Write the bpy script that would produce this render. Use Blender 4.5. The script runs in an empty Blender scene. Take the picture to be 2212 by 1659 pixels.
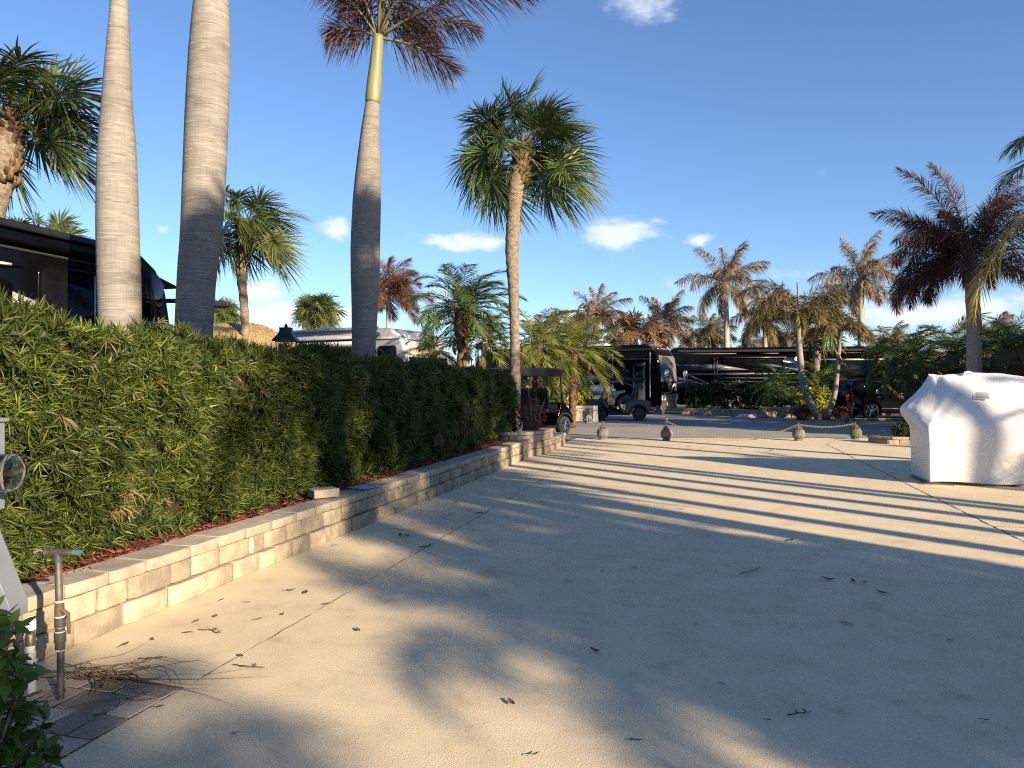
# A gated motorhome resort driveway: hedge and low stone wall on the left, palms, coaches across the road, wrapped vehicle at the right.
SKY_STR, SKY_DUST, SKY_TINT, CLOUD = .076, .2, (.77, .91, 1.14), 7.6
SUN_STR, SUN_COL, EXPO = 5.0, (1.0, .82, .58), 1.2
import bpy, bmesh, math, random
import numpy as np
from mathutils import Vector, Matrix

random.seed(7)
RNG = np.random.default_rng(11)
R = math.radians
PI = math.pi
scene = bpy.context.scene
COL = scene.collection

# ---------------------------------------------------------------- survey of the place
F, CX, CY, H = 1560.0, 1106.0, 829.5, 1.6        # lens constants of the survey photo


def W(u, v, Y):
    return Vector(((u - CX) / F * Y, Y, H - (v - CY) / F * Y))


def G(u, v, z=0.0):
    Y = (H - z) * F / (v - CY)
    return Vector(((u - CX) / F * Y, Y, z))


E2 = Vector((0.2588, 0.9659, 0))                 # along the driveway
R2 = Vector((0.9659, -0.2588, 0))                # across it
WALL0 = Vector((-2.66, 4.33, 0))


def A(a, r=0.0, z=0.0):
    p = WALL0 + E2 * a + R2 * r
    return Vector((p.x, p.y, z))


SUN_EL, SUN_AZ = R(18.5), R(140.0)                # azimuth clockwise from +Y
SD = Vector((math.sin(SUN_AZ), math.cos(SUN_AZ), 0))
SN = Vector((-SD.y, SD.x, 0))


def SH(s, t, z=0.0):
    p = SN * s + SD * t
    return Vector((p.x, p.y, z))


# ---------------------------------------------------------------- mesh builder
class MB:
    def __init__(self):
        self.V, self.FQ, self.n = [], [], 0

    def add(self, verts, faces):
        verts = np.asarray(verts, dtype=np.float64).reshape(-1, 3)
        o = self.n
        self.V.append(verts)
        self.n += len(verts)
        if isinstance(faces, np.ndarray):
            self.FQ.append(faces + o)
        else:
            by = {}
            for f in faces:
                by.setdefault(len(f), []).append(f)
            for k, fs in by.items():
                self.FQ.append(np.asarray(fs, dtype=np.int64) + o)
        return self

    def box(self, c, s, rz=0.0, rot=None):
        x, y, z = s[0] / 2, s[1] / 2, s[2] / 2
        v = np.array([(-x, -y, -z), (x, -y, -z), (x, y, -z), (-x, y, -z),
                      (-x, -y, z), (x, -y, z), (x, y, z), (-x, y, z)])
        m = np.array(rot if rot is not None else Matrix.Rotation(rz, 3, 'Z'))
        v = v @ m.T + np.array(c)
        return self.add(v, [(0, 3, 2, 1), (4, 5, 6, 7), (0, 1, 5, 4), (1, 2, 6, 5), (2, 3, 7, 6), (3, 0, 4, 7)])

    def tube(self, pts, rad, n=8, cap=True, flat=1.0):
        P = np.array([tuple(p) for p in pts], dtype=float)
        k = len(P)
        rad = np.full(k, rad) if np.isscalar(rad) else np.asarray(rad, float)
        T = np.gradient(P, axis=0)
        T /= np.linalg.norm(T, axis=1)[:, None] + 1e-12
        ref = np.array((0, 0, 1.0)) if abs(T[0][2]) < .9 else np.array((1.0, 0, 0))
        vs = []
        a = np.linspace(0, 2 * PI, n, endpoint=False)
        u = ref - T[0] * ref.dot(T[0])
        for i in range(k):
            u = u - T[i] * u.dot(T[i])
            u /= np.linalg.norm(u) + 1e-12
            w = np.cross(T[i], u)
            vs.append(P[i] + rad[i] * (np.cos(a)[:, None] * u * flat + np.sin(a)[:, None] * w))
        vs = np.concatenate(vs)
        i = np.arange(k - 1)[:, None] * n
        j = np.arange(n)[None, :]
        j2 = (j + 1) % n
        q = np.stack([i + j, i + j2, i + n + j2, i + n + j], -1).reshape(-1, 4)
        self.add(vs, q)
        if cap:
            o = self.n - len(vs)
            self.FQ.append(np.array([list(range(n))[::-1]]) + o)
            self.FQ.append(np.array([list(range(n))]) + o + (k - 1) * n)
        return self

    def lathe(self, prof, n=24, c=(0, 0, 0), axis='Z', rot=None):
        pts = np.array(prof, float)
        a = np.linspace(0, 2 * PI, n, endpoint=False)
        vs = np.stack([pts[:, 0][:, None] * np.cos(a), pts[:, 0][:, None] * np.sin(a),
                       np.repeat(pts[:, 1][:, None], n, 1)], -1).reshape(-1, 3)
        if axis == 'X':
            vs = vs[:, [2, 0, 1]]
        elif axis == 'Y':
            vs = vs[:, [1, 2, 0]]
        if rot is not None:
            vs = vs @ np.array(rot).T
        vs = vs + np.array(c)
        k = len(pts)
        i = np.arange(k - 1)[:, None] * n
        j = np.arange(n)[None, :]
        j2 = (j + 1) % n
        q = np.stack([i + j, i + j2, i + n + j2, i + n + j], -1).reshape(-1, 4)
        self.add(vs, q)
        return self

    def prism(self, poly, d0, d1, plane='XZ'):
        """polygon extruded along the third axis from d0 to d1"""
        k = len(poly)

        def to3(p, d):
            if plane == 'XZ':
                return (p[0], d, p[1])
            if plane == 'YZ':
                return (d, p[0], p[1])
            return (p[0], p[1], d)
        vs = [to3(p, d0) for p in poly] + [to3(p, d1) for p in poly]
        fs = [tuple(range(k)), tuple(range(2 * k - 1, k - 1, -1))]
        fs += [(i, i + k, (i + 1) % k + k, (i + 1) % k) for i in range(k)]
        return self.add(vs, fs)

    def strips(self, base, dirn, side, length, width, droop, nseg=2, prof=None, bend=None):
        """many leaf blades at once"""
        N = len(base)
        s = np.linspace(0, 1, nseg + 1)
        if prof is None:
            prof = {1: [1, .1], 2: [.55, 1, .06], 3: [.5, 1, .75, .05], 4: [.6, 1, .95, .6, .04]}[nseg]
        pr = np.asarray(prof)
        P = base[:, None, :] + dirn[:, None, :] * (length[:, None, None] * s[None, :, None])
        P[:, :, 2] -= (droop * length)[:, None] * s[None, :] ** 2
        if bend is not None:
            P += bend[:, None, :] * (length[:, None, None] * (s ** 2)[None, :, None])
        w = (width[:, None] * pr[None, :])[:, :, None] * .5
        V = np.stack([P - side[:, None, :] * w, P + side[:, None, :] * w], 2).reshape(-1, 3)
        i = (np.arange(N) * (nseg + 1) * 2)[:, None]
        k = (np.arange(nseg) * 2)[None, :]
        q = np.stack([i + k, i + k + 1, i + k + 3, i + k + 2], -1).reshape(-1, 4)
        return self.add(V, q)

    def mesh(self, name):
        me = bpy.data.meshes.new(name)
        if not self.V:
            return me
        V = np.concatenate(self.V)
        me.vertices.add(len(V))
        me.vertices.foreach_set('co', V.astype(np.float32).ravel())
        loops = np.concatenate([f.ravel() for f in self.FQ])
        tot = np.concatenate([np.full(len(f), f.shape[1]) for f in self.FQ])
        start = np.concatenate([[0], np.cumsum(tot)[:-1]])
        me.loops.add(len(loops))
        me.loops.foreach_set('vertex_index', loops.astype(np.int32))
        me.polygons.add(len(tot))
        me.polygons.foreach_set('loop_start', start.astype(np.int32))
        me.polygons.foreach_set('loop_total', tot.astype(np.int32))
        me.update(calc_edges=True)
        me.validate()
        return me


def nrm(a):
    return a / (np.linalg.norm(a, axis=-1, keepdims=True) + 1e-12)


def tag(o, label=None, cat=None, group=None, kind=None):
    if label:
        o['label'] = label
    if cat:
        o['category'] = cat
    if group:
        o['group'] = group
    if kind:
        o['kind'] = kind
    return o


def obj(name, mb, mat, parent=None, smooth=False, bevel=0, seg=3, loc=None, rz=0, angle=35):
    me = mb.mesh(name) if isinstance(mb, MB) else mb
    o = bpy.data.objects.new(name, me)
    COL.objects.link(o)
    if mat is not None and not me.materials:
        for m in (mat if isinstance(mat, (list, tuple)) else [mat]):
            me.materials.append(m)
    if parent is not None:
        o.parent = parent
    if loc is not None:
        o.location = loc
    if rz:
        o.rotation_euler = (0, 0, rz)
    if smooth or bevel:
        me.polygons.foreach_set('use_smooth', [True] * len(me.polygons))
        if smooth != 'all':
            try:
                me.set_sharp_from_angle(angle=R(angle))
            except Exception:
                pass
    if bevel:
        b = o.modifiers.new('bevel', 'BEVEL')
        b.width = bevel
        b.segments = seg
        b.limit_method = 'ANGLE'
        b.angle_limit = R(30)
        b.harden_normals = False
        if smooth:
            wnm = o.modifiers.new('normals', 'WEIGHTED_NORMAL')
            wnm.keep_sharp = False
    return o


def thing(name, label, cat, loc=(0, 0, 0), rz=0.0, group=None, scale=None):
    o = bpy.data.objects.new(name, None)
    o.empty_display_size = .2
    COL.objects.link(o)
    o.location = loc
    o.rotation_euler = (0, 0, rz)
    if scale:
        o.scale = scale
    return tag(o, label, cat, group)


def copy_tree(o, parent=None):
    c = o.copy()
    COL.objects.link(c)
    if parent is not None:
        c.parent = parent
    for ch in list(o.children):
        copy_tree(ch, c)
    return c


# ---------------------------------------------------------------- materials
class NT:
    def __init__(self, name):
        self.m = bpy.data.materials.new(name)
        self.m.use_nodes = True
        self.t = self.m.node_tree
        self.bsdf = self.t.nodes['Principled BSDF']
        self.out = self.t.nodes['Material Output']

    def n(self, typ, **kw):
        x = self.t.nodes.new(typ)
        for k, v in kw.items():
            if k.startswith('i_'):
                x.inputs[k[2:].replace('_', ' ')].default_value = v
            else:
                setattr(x, k, v)
        return x

    def l(self, a, b):
        self.t.links.new(a, b)


def ramp(nt, fac, stops):
    r = nt.n('ShaderNodeValToRGB')
    e = r.color_ramp.elements
    while len(e) < len(stops):
        e.new(.5)
    for el, (p, c) in zip(e, stops):
        el.position = p
        el.color = (*c, 1)
    nt.l(fac, r.inputs['Fac'])
    return r.outputs['Color']


def coord(nt, stretch=(1, 1, 1)):
    tc = nt.n('ShaderNodeTexCoord')
    mp = nt.n('ShaderNodeMapping')
    mp.inputs['Scale'].default_value = stretch
    nt.l(tc.outputs['Object'], mp.inputs['Vector'])
    return mp.outputs['Vector']


def noise(nt, vec, scale, detail=4, rough=.55, dist=0):
    n = nt.n('ShaderNodeTexNoise')
    n.inputs['Scale'].default_value = scale
    n.inputs['Detail'].default_value = detail
    n.inputs['Roughness'].default_value = rough
    n.inputs['Distortion'].default_value = dist
    nt.l(vec, n.inputs['Vector'])
    return n.outputs['Fac']


def mixc(nt, fac, a, b, typ='MIX'):
    m = nt.n('ShaderNodeMix', data_type='RGBA', blend_type=typ)
    for s, v in (('Factor', fac), ('A', a), ('B', b)):
        idx = {'Factor': 0, 'A': 6, 'B': 7}[s]
        if isinstance(v, (int, float)):
            m.inputs[idx].default_value = v
        elif isinstance(v, tuple):
            m.inputs[idx].default_value = (*v, 1)
        else:
            nt.l(v, m.inputs[idx])
    return m.outputs[2]


def math_n(nt, op, a, b=None, clamp=False):
    m = nt.n('ShaderNodeMath', operation=op, use_clamp=clamp)
    for i, v in enumerate((a, b)):
        if v is None:
            continue
        if isinstance(v, (int, float)):
            m.inputs[i].default_value = v
        else:
            nt.l(v, m.inputs[i])
    return m.outputs[0]


def M(name, c1, c2=None, scale=4, rough=.6, bump=0, bscale=40, island=0, metal=0, spec=.5, coat=0,
      stretch=(1, 1, 1), bstretch=None, detail=5, lo=.35, hi=.65, extra=None, bdist=.02, r2=None):
    nt = NT(name)
    b = nt.bsdf
    b.inputs['Roughness'].default_value = rough
    b.inputs['Metallic'].default_value = metal
    b.inputs['Specular IOR Level'].default_value = spec
    b.inputs['Coat Weight'].default_value = coat
    b.inputs['Coat Roughness'].default_value = .06
    v = coord(nt, stretch)
    c2 = c2 or tuple(x * .82 for x in c1)
    f = noise(nt, v, scale, detail)
    col = ramp(nt, f, [(lo, c1), (hi, c2)])
    if island:
        g = nt.n('ShaderNodeNewGeometry')
        mr = nt.n('ShaderNodeMapRange')
        mr.inputs['To Min'].default_value = 1 - island
        mr.inputs['To Max'].default_value = 1 + island
        nt.l(g.outputs['Random Per Island'], mr.inputs['Value'])
        h = nt.n('ShaderNodeHueSaturation')
        nt.l(mr.outputs[0], h.inputs['Value'])
        nt.l(col, h.inputs['Color'])
        col = h.outputs['Color']
    if extra:
        col = extra(nt, col)
    nt.l(col, b.inputs['Base Color'])
    if r2 is not None:
        rr = nt.n('ShaderNodeMapRange')
        rr.inputs['To Min'].default_value = rough
        rr.inputs['To Max'].default_value = r2
        nt.l(f, rr.inputs['Value'])
        nt.l(rr.outputs[0], b.inputs['Roughness'])
    if bump:
        bv = coord(nt, bstretch or stretch)
        bn = nt.n('ShaderNodeBump')
        bn.inputs['Strength'].default_value = bump
        bn.inputs['Distance'].default_value = bdist
        nt.l(noise(nt, bv, bscale, 4), bn.inputs['Height'])
        nt.l(bn.outputs['Normal'], b.inputs['Normal'])
    return nt.m


def LEAF(name, cols, transl=.3, rough=.45, patch=1.5, spec=.4):
    """leaf blades: every blade its own shade, clumps lighter and darker"""
    nt = NT(name)
    b = nt.bsdf
    g = nt.n('ShaderNodeNewGeometry')
    k = len(cols)
    c = ramp(nt, g.outputs['Random Per Island'], [(i / max(1, k - 1), x) for i, x in enumerate(cols)])
    v = coord(nt)
    mr = nt.n('ShaderNodeMapRange')
    mr.inputs['From Min'].default_value = .3
    mr.inputs['From Max'].default_value = .7
    mr.inputs['To Min'].default_value = .62
    mr.inputs['To Max'].default_value = 1.38
    nt.l(noise(nt, v, patch, 3), mr.inputs['Value'])
    h = nt.n('ShaderNodeHueSaturation')
    nt.l(mr.outputs[0], h.inputs['Value'])
    nt.l(c, h.inputs['Color'])
    c = h.outputs['Color']
    nt.l(c, b.inputs['Base Color'])
    b.inputs['Roughness'].default_value = rough
    b.inputs['Specular IOR Level'].default_value = spec
    if transl:
        tr = nt.n('ShaderNodeBsdfTranslucent')
        nt.l(c, tr.inputs['Color'])
        mx = nt.n('ShaderNodeMixShader')
        mx.inputs[0].default_value = transl
        nt.l(b.outputs[0], mx.inputs[1])
        nt.l(tr.outputs[0], mx.inputs[2])
        nt.l(mx.outputs[0], nt.out.inputs['Surface'])
    return nt.m


def bark_royal(name, base, dark, light):
    nt = NT(name)
    rings = noise(nt, coord(nt, (.5, .5, 6.5)), 1.5, 3, .5)
    fine = noise(nt, coord(nt, (1.2, 1.2, 30)), 1.5, 2, .5)
    fib = noise(nt, coord(nt, (30, 30, 1.2)), 2.2, 3)
    big = noise(nt, coord(nt, (1.0, 1.0, 1.0)), 1.3, 5, .6)
    line = ramp(nt, rings, [(.40, (0, 0, 0)), (.425, (1, 1, 1)), (.45, (0, 0, 0)), (.5, (0, 0, 0)), (.52, (.8, .8, .8)), (.55, (0, 0, 0)), (.6, (.6, .6, .6)), (.63, (0, 0, 0))])
    c = ramp(nt, fib, [(.3, tuple(x * .86 for x in base)), (.7, tuple(x * 1.08 for x in base))])
    c = mixc(nt, .10, c, ramp(nt, fine, [(.35, dark), (.6, light)]))
    c = mixc(nt, math_n(nt, 'MULTIPLY', line, .6), c, light)
    dk = ramp(nt, rings, [(.36, (1, 1, 1)), (.375, (.55, .52, .5)), (.39, (1, 1, 1)), (.465, (1, 1, 1)), (.475, (.62, .6, .58)), (.485, (1, 1, 1)), (.57, (1, 1, 1)), (.582, (.6, .58, .56)), (.594, (1, 1, 1))])
    c = mixc(nt, .8, c, dk, 'MULTIPLY')
    c = mixc(nt, .6, c, ramp(nt, big, [(.3, (.60, .56, .53)), (.5, (.95, .94, .93)), (.7, (1.18, 1.16, 1.12))]), 'MULTIPLY')
    nt.l(c, nt.bsdf.inputs['Base Color'])
    nt.bsdf.inputs['Roughness'].default_value = .85
    nt.bsdf.inputs['Specular IOR Level'].default_value = .2
    bn = nt.n('ShaderNodeBump')
    bn.inputs['Strength'].default_value = .35
    bn.inputs['Distance'].default_value = .010
    nt.l(math_n(nt, 'ADD', math_n(nt, 'ADD', line, math_n(nt, 'MULTIPLY', fine, .4)), math_n(nt, 'MULTIPLY', fib, .35)), bn.inputs['Height'])
    nt.l(bn.outputs['Normal'], nt.bsdf.inputs['Normal'])
    return nt.m


MT = {}


def concrete_mat():
    nt = NT('driveway_concrete')
    v = coord(nt)
    big = noise(nt, v, .35, 5, .6)
    med = noise(nt, v, 3.2, 6, .65)
    fine = noise(nt, v, 85, 4, .7)
    c = ramp(nt, big, [(.3, (.655, .535, .35)), (.7, (.73, .61, .42))])
    c = mixc(nt, .9, c, ramp(nt, med, [(.28, (.70, .68, .66)), (.42, (.93, .92, .91)), (.55, (1, 1, 1)), (.72, (1.06, 1.06, 1.04))]), 'MULTIPLY')
    c = mixc(nt, .35, c, ramp(nt, fine, [(.32, (.72, .70, .68)), (.5, (1, 1, 1)), (.72, (1.13, 1.12, 1.1))]), 'MULTIPLY')
    # dark pock marks
    vo = nt.n('ShaderNodeTexVoronoi')
    vo.inputs['Scale'].default_value = 9
    nt.l(v, vo.inputs['Vector'])
    pk = ramp(nt, vo.outputs['Distance'], [(0, (.55, .52, .5)), (.05, (.7, .68, .66)), (.08, (1, 1, 1))])
    c = mixc(nt, .5, c, pk, 'MULTIPLY')
    nt.l(c, nt.bsdf.inputs['Base Color'])
    nt.bsdf.inputs['Roughness'].default_value = .82
    nt.bsdf.inputs['Specular IOR Level'].default_value = .3
    bn = nt.n('ShaderNodeBump')
    bn.inputs['Strength'].default_value = .38
    bn.inputs['Distance'].default_value = .005
    v2 = nt.n('ShaderNodeTexVoronoi', feature='SMOOTH_F1')
    v2.inputs['Scale'].default_value = 165
    nt.l(v, v2.inputs['Vector'])
    hgt = math_n(nt, 'ADD', math_n(nt, 'MULTIPLY', v2.outputs['Distance'], .8), fine)
    nt.l(hgt, bn.inputs['Height'])
    nt.l(bn.outputs['Normal'], nt.bsdf.inputs['Normal'])
    return nt.m


MT['concrete'] = concrete_mat()
MT['joint'] = M('joint_dirt', (.09, .075, .055), (.30, .24, .165), scale=9, rough=.95)
MT['crack'] = M('dark_crack', (.035, .03, .025), (.10, .085, .065), scale=9, rough=.95)
MT['ground'] = M('ground_sand', (.20, .18, .12), (.10, .12, .06), scale=.6, rough=.95)
MT['asphalt'] = M('asphalt', (.19, .195, .20), (.235, .235, .235), scale=.5, rough=.85, bump=.25, bscale=90, bdist=.006)
MT['road_near'] = M('road_concrete', (.25, .235, .21), (.31, .29, .255), scale=.7, rough=.85, bump=.2, bscale=70, bdist=.006)
MT['paver'] = M('paver', (.30, .245, .19), (.42, .35, .28), scale=5, rough=.9, bump=.5, bscale=60, island=.36, bdist=.008)
MT['stone'] = M('tan_wall_block', (.44, .355, .25), (.27, .225, .165), scale=6, rough=.9, bump=.8, bscale=45, island=.24, bdist=.012, detail=8)
MT['stone2'] = M('brown_wall_block', (.36, .28, .20), (.24, .19, .14), scale=7, rough=.9, bump=.6, bscale=55, island=.16, bdist=.012, detail=8)
MT['cap'] = M('tan_cap_block', (.43, .365, .28), (.30, .255, .195), scale=9, rough=.9, bump=.5, bscale=90, island=.1, bdist=.008, detail=8)
MT['cream'] = M('cream_split_block', (.60, .53, .41), (.40, .34, .26), scale=6, rough=.9, bump=.7, bscale=30, island=.14, bdist=.02)
MT['soil'] = M('mulch_soil', (.13, .035, .018), (.07, .022, .014), scale=25, rough=.95, bump=.6, bscale=60)
MT['chips'] = LEAF('mulch_chips', [(.10, .025, .015), (.22, .055, .028), (.30, .09, .045), (.17, .04, .02)], transl=0, rough=.85)
MT['royal'] = bark_royal('grey_palm_bark', (.24, .22, .195), (.13, .118, .105), (.37, .345, .31))
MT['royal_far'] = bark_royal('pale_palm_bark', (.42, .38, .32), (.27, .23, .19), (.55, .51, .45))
MT['sabal'] = M('sabal_bark', (.28, .225, .165), (.15, .115, .08), scale=2.2, stretch=(3, 3, 6), rough=.9, bump=.9, bscale=4, bstretch=(6, 6, 5), bdist=.05, detail=8)
MT['boots'] = M('palm_boots', (.17, .095, .048), (.055, .032, .018), scale=7, stretch=(1.5, 1.5, 1), rough=.9, bump=.8, bscale=14, island=.3)
MT['boots_lit'] = M('palm_boots_straw', (.40, .26, .12), (.22, .12, .05), scale=7, rough=.9, bump=.8, bscale=14, island=.3)
MT['shaft'] = M('crownshaft', (.14, .155, .06), (.25, .23, .13), scale=1.8, stretch=(7, 7, .7), rough=.55, lo=.35, hi=.68, bump=.3, bscale=3, bstretch=(9, 9, .8), bdist=.01)
MT['shaft_green'] = M('green_crownshaft', (.22, .30, .05), (.12, .20, .03), scale=1.6, rough=.45)
MT['stalk'] = M('frond_stalk', (.17, .15, .075), (.10, .075, .035), scale=3, rough=.6)
MT['stalk_brown'] = M('dry_stalk', (.25, .17, .09), (.14, .08, .04), scale=3, rough=.7)
MT['sab_leaf'] = LEAF('sabal_leaf', [(.038, .072, .018), (.055, .094, .024), (.085, .122, .034), (.045, .08, .02), (.13, .145, .05)], .25, .38)
MT['sab_leaf2'] = LEAF('sabal_leaf_warm', [(.05, .085, .02), (.08, .115, .03), (.12, .145, .042), (.18, .175, .065)], .28, .4)
MT['date_leaf'] = LEAF('date_leaf', [(.045, .085, .02), (.07, .115, .026), (.10, .15, .034), (.06, .10, .024)], .3, .4)
MT['date_gold'] = LEAF('date_leaf_gold', [(.10, .14, .03), (.16, .19, .035), (.24, .22, .05), (.12, .15, .03)], .35, .4)
MT['date_dark'] = LEAF('date_leaf_dark', [(.03, .055, .018), (.045, .075, .02), (.06, .085, .022)], .25, .42)
MT['red_frond'] = LEAF('red_brown_frond', [(.13, .055, .032), (.19, .085, .05), (.24, .12, .075), (.16, .07, .04)], .28, .55)
MT['dark_frond'] = LEAF('maroon_frond', [(.06, .03, .023), (.095, .045, .033), (.14, .07, .05), (.075, .038, .028)], .25, .55)
MT['brown_frond'] = LEAF('straw_brown_frond', [(.20, .135, .08), (.29, .205, .13), (.38, .285, .20), (.24, .17, .105)], .3, .6)
MT['mixed_frond'] = LEAF('olive_brown_frond', [(.16, .10, .05), (.22, .15, .06), (.12, .12, .04), (.28, .19, .09)], .3, .55)
MT['rust_fan'] = LEAF('rust_fan_leaf', [(.15, .085, .045), (.22, .135, .07), (.18, .10, .05), (.28, .19, .10)], .3, .55)
MT['orange_frond'] = LEAF('yellow_hanging_frond', [(.24, .20, .05), (.34, .26, .07), (.16, .16, .05)], .35, .5)
MT['hedge'] = LEAF('hedge_leaf', [(.020, .040, .009), (.040, .068, .011), (.068, .100, .015), (.115, .150, .022), (.03, .054, .010), (.08, .115, .017), (.23, .23, .042)], .24, .48, patch=2.2, spec=.35)
MT['hedge_dry'] = LEAF('dry_hedge_leaf', [(.20, .15, .06), (.26, .21, .09), (.16, .085, .045), (.22, .19, .06)], .2, .6)
MT['hedge_core'] = M('shaded_core_and_twigs', (.045, .035, .02), (.022, .026, .012), scale=20, rough=1, spec=.1)  # dark colour stands in for shade inside the hedges, also on twigs
MT['twig'] = M('twig_bark', (.20, .16, .115), (.11, .085, .06), scale=20, rough=.9)
MT['croton'] = LEAF('croton_leaf', [(.42, .40, .05), (.58, .52, .07), (.66, .60, .13), (.22, .28, .04)], .25, .35)
MT['croton_g'] = LEAF('croton_leaf_green', [(.22, .26, .035), (.36, .36, .05), (.12, .18, .03)], .25, .35)
MT['redshrub'] = LEAF('red_shrub_leaf', [(.12, .035, .03), (.20, .055, .04), (.10, .05, .03), (.22, .10, .07)], .2, .45)
MT['darkshrub'] = LEAF('dark_shrub_leaf', [(.02, .034, .014), (.03, .046, .018), (.042, .06, .02)], .2, .4)
MT['broadleaf'] = LEAF('broad_leaf', [(.05, .095, .02), (.075, .13, .03), (.10, .16, .035)], .3, .35)
MT['thatch'] = M('thatch', (.46, .33, .16), (.26, .175, .08), scale=3, stretch=(14, 14, 1.5), rough=.95, bump=.8, bscale=4, bstretch=(18, 18, 2))
MT['black'] = M('black_paint', (.0022, .0022, .0026), (.003, .003, .0034), rough=.1, coat=0, spec=.1)
MT['black_matt'] = M('black_plastic', (.009, .009, .010), (.013, .013, .015), rough=.5, spec=.4)
MT['black_seat'] = M('black_vinyl', (.010, .011, .015), (.014, .015, .020), rough=.38, bump=.1, bscale=120)
MT['navy'] = M('navy_black_paint', (.0012, .0018, .006), (.0016, .0024, .007), rough=.06, coat=0, spec=.1)
MT['glass'] = M('dark_glass', (.004, .004, .005), (.006, .006, .007), rough=.04, spec=.25)
MT['chrome'] = M('chrome', (.78, .79, .8), (.7, .71, .72), rough=.08, metal=1)
MT['tyre'] = M('tyre_rubber', (.018, .018, .018), (.028, .027, .026), rough=.8)
MT['rim_dark'] = M('dark_rim', (.02, .02, .022), (.03, .03, .032), rough=.25, metal=.4)
MT['silver'] = M('silver_paint', (.42, .43, .45), (.36, .37, .39), rough=.28, metal=.3, coat=.3)
MT['gunmetal'] = M('grey_paint', (.10, .10, .10), (.085, .085, .085), rough=.3, metal=.25, coat=.4)
MT['dk_grey'] = M('charcoal_paint', (.045, .047, .054), (.038, .040, .047), rough=.3, coat=.4)
MT['mid_grey'] = M('mid_grey_paint', (.13, .135, .15), (.11, .115, .13), rough=.3, coat=.3)
MT['blue'] = M('deep_blue_paint', (.012, .016, .08), (.010, .013, .06), rough=.15, coat=.5)
MT['white'] = M('white_paint', (.78, .78, .77), (.70, .70, .69), scale=1.2, rough=.35, coat=.2)
MT['coach_white'] = M('coach_white', (.46, .46, .47), (.40, .40, .41), scale=1, rough=.35)
MT['white_dull'] = M('dull_white', (.70, .69, .66), (.58, .56, .52), scale=3, rough=.6)
MT['beige'] = M('beige_paint', (.36, .32, .27), (.32, .285, .24), rough=.35, coat=.3)
MT['taupe'] = M('taupe_paint', (.085, .072, .06), (.07, .06, .05), rough=.3, coat=.3)
MT['awning_grey'] = M('grey_awning', (.30, .31, .33), (.22, .23, .25), scale=2, rough=.5)
MT['sunshade'] = M('windscreen_mesh', (.10, .10, .098), (.12, .12, .117), scale=40, rough=.7)
MT['lamp_clear'] = M('headlight_lens', (.72, .74, .76), (.5, .52, .55), scale=14, rough=.12, spec=.7)
MT['red_lens'] = M('red_lens', (.16, .006, .008), (.11, .005, .006), rough=.15, coat=.5)
MT['amber'] = M('amber_lens', (.65, .28, .12), (.55, .2, .08), rough=.2)
MT['gold'] = M('gold_chain', (.48, .36, .10), (.38, .28, .07), rough=.4, metal=.55)
MT['castone'] = M('cast_stone', (.24, .225, .195), (.13, .12, .105), scale=6, rough=.9, bump=.5, bscale=60, bdist=.01)
MT['castone_moss'] = M('mossy_cast_stone', (.20, .19, .13), (.10, .11, .055), scale=5, rough=.95, bump=.5, bscale=60, bdist=.01)
MT['crevice'] = M('cast_stone_grooves', (.06, .056, .048), (.04, .038, .032), scale=9, rough=.95)
MT['galv'] = M('galvanised_pipe', (.22, .21, .195), (.13, .12, .105), scale=12, rough=.5, metal=.7)
MT['pvc'] = M('white_pvc', (.72, .71, .68), (.60, .59, .56), scale=7, rough=.4)
MT['pipe_dark'] = M('dark_fitting', (.045, .047, .05), (.07, .06, .05), scale=18, rough=.5)
MT['rusty'] = M('rusty_fitting', (.13, .075, .045), (.07, .045, .03), scale=22, rough=.8)
MT['steelbox'] = M('grey_enamel_steel', (.20, .225, .255), (.17, .19, .22), scale=3, rough=.45, spec=.5)
MT['wood'] = M('weathered_wood', (.40, .31, .20), (.28, .21, .14), scale=3, stretch=(1, 8, 8), rough=.85)
MT['leaf_dead'] = LEAF('dead_leaf', [(.16, .085, .04), (.24, .14, .07), (.10, .055, .03), (.28, .17, .09)], .1, .7)
MT['twig_dead'] = M('dead_twig', (.13, .085, .05), (.07, .045, .028), scale=9, rough=.85)
MT['straw'] = M('dry_strand', (.24, .155, .08), (.11, .065, .035), scale=9, rough=.8)
MT['balloon_y'] = M('balloon_yellow', (.62, .52, .20), (.55, .45, .16), rough=.2, coat=.4)
MT['balloon_o'] = M('balloon_orange', (.60, .24, .02), (.5, .19, .015), rough=.2, coat=.4)
MT['slate'] = M('grey_roof', (.16, .155, .15), (.11, .108, .105), scale=6, rough=.8)
MT['umber'] = M('brown_canvas', (.20, .15, .115), (.15, .11, .085), scale=3, rough=.8)
MT['bluedoor'] = M('blue_grey_panel', (.10, .14, .19), (.08, .115, .16), rough=.6)
MT['lantern'] = M('lantern_black', (.012, .016, .026), (.018, .022, .034), rough=.4)
MT['plaque'] = M('mottled_slab', (.52, .53, .53), (.30, .32, .33), scale=13, rough=.7, bump=.4, bscale=30, lo=.42, hi=.58)
def clear_mat():
    nt = NT('meter_glass')
    b = nt.bsdf
    b.inputs['Transmission Weight'].default_value = 1
    b.inputs['Roughness'].default_value = .02
    b.inputs['IOR'].default_value = 1.45
    return nt.m
MT['clear'] = clear_mat()
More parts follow.
